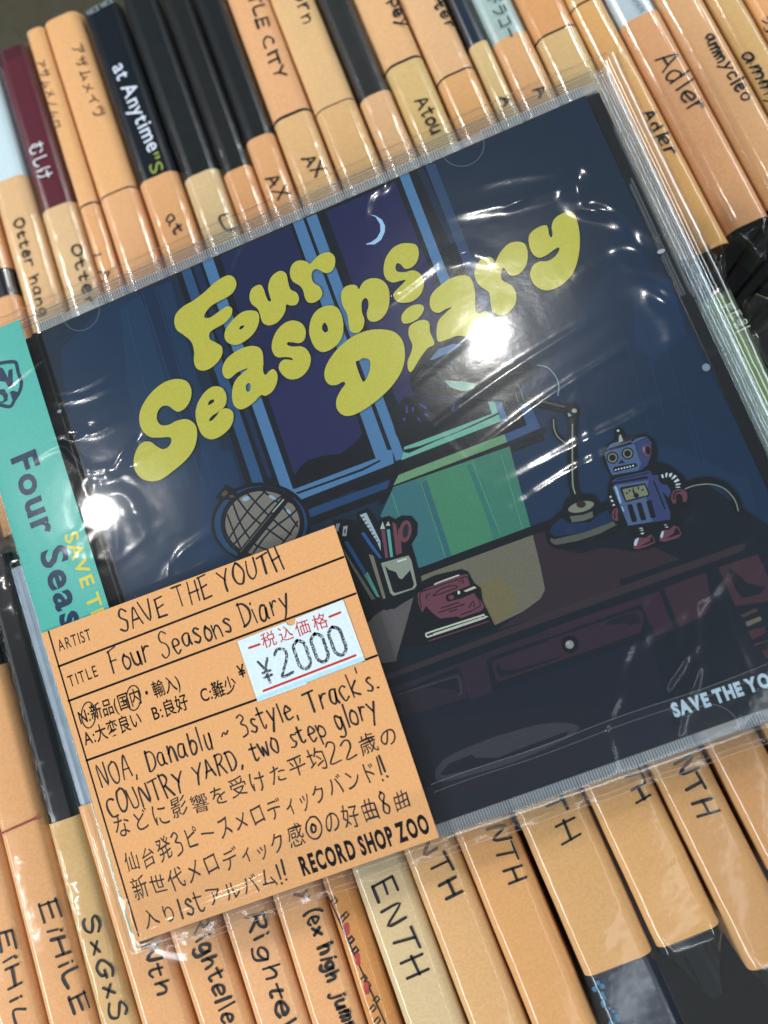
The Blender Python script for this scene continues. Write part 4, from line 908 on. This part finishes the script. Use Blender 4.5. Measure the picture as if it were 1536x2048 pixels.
def st_gl(strokes, x0, wch, h, wd):
    for n, s in enumerate(strokes):
        s = smooth(s, False, 5)
        mb.stroke([a_ + d_ * (x0 + p[0] * wch) + u_ * (p[1] * h) for p in s], wd, zs + .004 + .001 * n, SI)
st_gl([[(0, 1), (.5, .55)], [(1, 1), (.5, .55), (.5, 0)], [(.1, .48), (.9, .48)], [(.1, .28), (.9, .28)]], .2, 1.9, 4.3, .5)
st_gl([[(.05, .85), (.4, 1), (.9, .88), (.85, .6), (.35, .25), (.1, .03), (.95, .05)]], 3.5, 2.5, 5.2, .55)
for k in range(3): st_gl([[(.5, 1), (.12, .85), (.08, .5), (.12, .15), (.5, 0), (.88, .15), (.92, .5), (.88, .85), (.5, 1)]], 7.2 + k * 3.55, 2.7, 5.4, .62)
st_build(mb, 'stamped_price')

# ------------------------------------------------------------------ clear outer sleeve with its creases
ridges = [  # (photo polyline, half width mm, height mm)
 ([(660, 900), (820, 770), (960, 650), (1000, 600)], .9, .13), ([(830, 880), (1010, 750), (1200, 630)], .8, .17), ([(930, 920), (1090, 800), (1260, 690)], .7, .16),
 ([(1000, 975), (1160, 890), (1260, 840), (1350, 790)], 1.0, .22), ([(1010, 1030), (1150, 940), (1290, 875)], .8, .2),
 ([(900, 430), (1000, 410), (1080, 395), (1140, 360)], 1.0, .20), ([(1150, 330), (1165, 400), (1230, 440), (1290, 480)], 1.3, .25), ([(960, 370), (1040, 352), (1120, 345)], .7, .10),
 ([(1140, 560), (1240, 500), (1330, 540), (1370, 620)], 2.2, .22), ([(1270, 560), (1340, 640), (1350, 700)], 2.0, .2),
 ([(100, 785), (160, 775), (220, 740), (250, 700)], .7, .14), ([(100, 803), (170, 795), (240, 760)], .6, .12), ([(90, 880), (150, 862), (190, 865), (240, 840)], .8, .14), ([(60, 920), (120, 890), (150, 915), (180, 940), (240, 930)], .6, .16),
 ([(230, 945), (260, 915), (330, 880), (400, 860)], .8, .18), ([(170, 1040), (220, 990), (260, 1000), (290, 1080)], 1.6, .18), ([(320, 1180), (360, 1110), (430, 1060)], .8, .14), ([(370, 1170), (410, 1130)], .7, .1),
 ([(450, 560), (470, 500), (520, 440)], .8, .18), ([(730, 430), (740, 390), (770, 370)], .8, .2), ([(700, 640), (790, 590), (900, 500)], .8, .12), ([(880, 520), (930, 505), (990, 520)], 1.2, .16),
 ([(0, 785), (60, 735), (90, 710)], .5, .16), ([(0, 720), (40, 700)], .5, .1), ([(1130, 1060), (1190, 1100), (1180, 1180)], 2.2, .22), ([(1200, 1340), (1300, 1260), (1420, 1180), (1470, 1120)], 1.6, .18),
 ([(1340, 1420), (1335, 1370), (1390, 1290)], .7, .22), ([(1355, 1470), (1365, 1420), (1400, 1330)], .7, .22), ([(1470, 1440), (1500, 1400), (1536, 1350)], .7, .2), ([(1210, 1460), (1222, 1500), (1232, 1540)], .6, .2), ([(1215, 1440), (1240, 1380)], .8, .15),
 ([(560, 1060), (500, 1140), (470, 1200)], 1.5, .1), ([(900, 1240), (960, 1420), (1000, 1540)], 1.8, .12), ([(1060, 1100), (1080, 1300), (1060, 1500)], 1.6, .1),
]
NX, NY = 250, 220
X = np.linspace(-.9, 142.9, NX); Yg = np.linspace(-.9, 125.4, NY)
GX, GY = np.meshgrid(X, Yg, indexing='ij')
Hh = .62 + .035 * np.sin(GX / 7.3 + 1.1) * np.sin(GY / 9.1 + .4) + .018 * np.sin(GX / 4.1 - GY / 5.7) + .10 * np.sin(GX / 19 + GY / 15)
rs = np.random.RandomState(4)
for _ in range(26):
    cx, cy, th = rs.uniform(5, 138), rs.uniform(5, 120), rs.uniform(0, math.pi); L_ = rs.uniform(4, 14)
    u1 = (GX - cx) * math.cos(th) + (GY - cy) * math.sin(th); u2 = -(GX - cx) * math.sin(th) + (GY - cy) * math.cos(th)
    Hh += rs.uniform(.01, .035) * np.exp(-(u2 / .8) ** 2 - (u1 / L_) ** 2)
def facet(px, ra, rb, th, k=1.0):
    x0, y0 = at(px, .6)
    v = EYE - np.array([x0, y0, .6]); v /= np.linalg.norm(v); l = np.array(LAMP1) - np.array([x0, y0, .6]); l = l / np.linalg.norm(l)
    n = v + l; sx, sy = -n[0] / n[2], -n[1] / n[2]
    u1 = (GX - x0) * math.cos(th) + (GY - y0) * math.sin(th); u2 = -(GX - x0) * math.sin(th) + (GY - y0) * math.cos(th)
    return (k * (sx * (GX - x0) + sy * (GY - y0)) + .25 * min(rb, 2)) * np.exp(-((u1 / ra) ** 2 + (u2 / rb) ** 2) ** 1.4)
calm = 1 - .8 * np.exp(-(np.hypot(GX - 101, GY - 82) / 9) ** 4)
Hh = .62 + (Hh - .62) * calm
for _ in range(16):
    cx, cy, th = rs.uniform(9, 30), rs.uniform(70, 88), rs.uniform(0, math.pi); L_ = rs.uniform(2, 6)
    u1 = (GX - cx) * math.cos(th) + (GY - cy) * math.sin(th); u2 = -(GX - cx) * math.sin(th) + (GY - cy) * math.cos(th)
    Hh += rs.uniform(.03, .09) * np.exp(-(u2 / .7) ** 2 - (u1 / L_) ** 2)
for px, ra, rb, th in (((1148, 385), 3.6, 2.4, 1.0), ((1175, 425), 3.8, 1.2, -.5), ((925, 508), 2.6, 1.0, .1), ((1030, 408), 4.5, .8, .15), ((1260, 500), 4.2, 2.6, -.9), ((1320, 600), 3.6, 1.6, -1.1),
                       ((772, 368), 2.6, .8, 1.2), ((473, 470), 2.4, .8, 1.1), ((782, 590), 1.4, .8, .3), ((165, 862), 2.0, .7, 0), ((258, 905), 3.0, .8, .6), ((240, 940), 2.0, .6, -.1), ((345, 1160), 3.0, .6, 1.2), ((1345, 1390), 1.8, .6, 1.1), ((1500, 1415), 2.0, .5, .9), ((1210, 1450), 1.2, .6, .4)):
    Hh += facet(px, ra, rb, th)
for _ in range(46):
    cx, cy, th = rs.uniform(55, 140), rs.uniform(2, 66), rs.uniform(.2, 2.2); L_ = rs.uniform(5, 16)
    u1 = (GX - cx) * math.cos(th) + (GY - cy) * math.sin(th); u2 = -(GX - cx) * math.sin(th) + (GY - cy) * math.cos(th)
    Hh += rs.uniform(.03, .10) * np.exp(-(u2 / rs.uniform(.5, .9)) ** 2 - (u1 / L_) ** 2)
for pl, wd, h in ridges:
    P = smooth([at(p, .8) for p in pl], False, 6); best = np.full(GX.shape, 1e9); tt = np.zeros(GX.shape); n = len(P) - 1
    for i in range(n):
        ax, ay = P[i]; bx, by = P[i + 1]; dx, dy = bx - ax, by - ay; LL = dx * dx + dy * dy + 1e-9
        s = np.clip(((GX - ax) * dx + (GY - ay) * dy) / LL, 0, 1); dd = np.hypot(GX - ax - s * dx, GY - ay - s * dy)
        m_ = dd < best; best = np.where(m_, dd, best); tt = np.where(m_, (i + s) / n, tt)
    Hh += h * np.exp(-(best / wd) ** 2) * np.sin(np.clip(tt, .02, .98) * math.pi) ** .5
# keep clear of the card below, flatten to the case edge
onc = (GX > c01[0] - 1) & (GX < c10[0] + 1) & (GY < c01[1] + 1)
edge = np.minimum.reduce([GX + .9, 142.9 - GX, GY + .9, 125.4 - GY])
Hh = np.maximum(Hh, .46)
Hh = Hh * np.clip(edge / 2.0, 0, 1) ** .5 + .05 * (1 - np.clip(edge / 2.0, 0, 1))
def sheet(mask, name, parent, off, extra=0.0, z_add=None):
    mb = MB(); idx = -np.ones(GX.shape, int); vs = []
    Z = Hh + extra if z_add is None else z_add
    fs = []
    use = mask[:-1, :-1] & mask[1:, :-1] & mask[:-1, 1:] & mask[1:, 1:]
    need = np.zeros(GX.shape, bool)
    need[:-1, :-1] |= use; need[1:, :-1] |= use; need[:-1, 1:] |= use; need[1:, 1:] |= use
    idx[need] = np.arange(need.sum())
    vs = [(x - off[0], y - off[1], z - off[2]) for x, y, z in zip(GX[need], GY[need], Z[need])]
    I, J = np.nonzero(use)
    fs = [(int(idx[i, j]), int(idx[i + 1, j]), int(idx[i + 1, j + 1]), int(idx[i, j + 1])) for i, j in zip(I, J)]
    mb.add(vs, fs, FILM)
    return mb
# main front of the sleeve; the card lies on it, so the film dips under the card
Zm = Hh.copy(); under = (GX > c01[0] - .4) & (GX < c10[0] + .4) & (GY < c01[1] + .4)
Zm[under] = np.minimum(Zm[under], .44)
mb = sheet(np.ones(GX.shape, bool), 'x', cd, cd_off, z_add=Zm)
b0 = len(mb.v)
# side walls, rolled over the case edges
def wall(pts):
    vs = []; 
    for (x, y, nx, ny, z0) in pts:
        for k, (o, dz) in enumerate(((0, 0), (.35, -.14), (.62, -.36), (.85, -.75), (1.0, -1.6), (.6, -10.2)) if nx < .5 else ((0, 0), (.5, -.14), (1.1, -.37), (1.6, -.61), (1.9, -1.0), (1.4, -10.2))):
            vs.append((x + nx * o - cd_off[0], y + ny * o - cd_off[1], (z0 if k == 0 else .05 + 0) + dz - cd_off[2]))
    n = 6; fs = []
    for i in range(len(pts) - 1):
        for j in range(n - 1): fs.append((i * n + j, i * n + j + 1, (i + 1) * n + j + 1, (i + 1) * n + j))
    mb.add(vs, fs, FILM)
wob = lambda t, k: .07 * math.sin(t * .09 + k) + (.012 if k == 1 else .03) * math.sin(t * .5 + k)
wall([(142.9, y, 1 + wob(y, 1), 0, Zm[-1, j]) for j, y in enumerate(Yg)])
wall([(-.9, y, -1 + wob(y, 2), 0, Zm[0, j]) for j, y in enumerate(Yg)])
wall([(x, 125.4, 0, 1 + wob(x, 3), Zm[i, -1]) for i, x in enumerate(X)])
wall([(x, -.9, 0, -1 + wob(x, 4), Zm[i, 0]) for i, x in enumerate(X)])
mb.build('outer_sleeve', cd, smooth=True)
# sealed seams that stick out past the case
mb = MBC()
def fin(pts, nz=3):
    vs = []; n = len(pts[0]); fs = []
    for r in pts: vs += r
    for i in range(len(pts) - 1):
        for j in range(n - 1): fs.append((i * n + j, i * n + j + 1, (i + 1) * n + j + 1, (i + 1) * n + j))
    mb.add(vs, fs, FILM)
fin([[(x, -1.4, -4.6), (x, -2.4, -5.0 + .2 * math.sin(x)), (x, -3.9 + .15 * math.sin(x * .8), -5.4 + .25 * math.sin(x * .6))] for x in np.linspace(-1, 144, 120)])
for k in range(2):
    mb.stroke([(x, -3.9 + k * .9 + .12 * math.sin(x * .4), -5.2) for x in np.linspace(10, 142, 90)], .10, -5.0, EDGE)
mb.build('sleeve_seam', smooth=True); mb = MBC()
fin([[(x, 125.9, -.6), (x, 126.4, -.9 + .1 * math.sin(x)), (x, 126.9 + .25 * math.sin(x * .35), -1.3)] for x in np.linspace(0, 143, 120)])
mb.build('sleeve_seam', smooth=True); mb = MBC()
fin([[(142.5, 124.5, .2), (143.5, 125.6, .5), (146.5, 128.3, 1.0)], [(143.2, 123.2, -.2), (144.4, 124.6, 0), (147.0, 126.8, .2)], [(143.4, 121.5, -.6), (144.6, 122.4, -.8), (146.2, 124.2, -1.0)]])
mb.build('sleeve_corner', smooth=True); mb = MBC()
fin([[(0, -1, -4), (1.0, -4, -5), (3, -8.5, -7)], [(5, -1.2, -4.4), (5.5, -5, -4.6), (4.4, -8.5, -6)], [(10, -1.4, -4.6), (11.6, -4.2, -5.2), (9, -7, -6)]])
mb.build('sleeve_corner', smooth=True)
# resealable flap folded over the lower front, covering the bottom of the card
mf = (GY < 9.9)
Zf = np.where(under, np.maximum(ZCd + .40, .9), Hh + .55)
sm_ = Zf.copy()
for _ in range(6): sm_[1:-1, 1:-1] = (sm_[:-2, 1:-1] + sm_[2:, 1:-1] + sm_[1:-1, :-2] + sm_[1:-1, 2:]) / 4
ridge_card = [([(287, 1876), (330, 1850), (400, 1812), (480, 1782), (530, 1758)], .65, .62), ([(262, 1800), (268, 1840), (285, 1872)], .7, .55)]
for pl, wd, h in ridge_card:
    P = smooth([at(p, 1.2) for p in pl], False, 6); best = np.full(GX.shape, 1e9)
    for i in range(len(P) - 1):
        ax, ay = P[i]; bx, by = P[i + 1]; dx, dy = bx - ax, by - ay; LL = dx * dx + dy * dy + 1e-9
        s = np.clip(((GX - ax) * dx + (GY - ay) * dy) / LL, 0, 1); best = np.minimum(best, np.hypot(GX - ax - s * dx, GY - ay - s * dy))
    sm_ += h * np.exp(-(best / wd) ** 2)
mb = sheet(mf, 'y', cd, cd_off, z_add=sm_)
for yy, wdd in ((9.7, .05), (8.3, .04)):
    z_ = 1.3
    mb.stroke([(x - cd_off[0], yy + .15 * math.sin(x * .21) - cd_off[1]) for x in np.linspace(62, 142, 60)], wdd, z_ - cd_off[2], EDGE)
mb.build('sleeve_flap', cd, smooth=True)
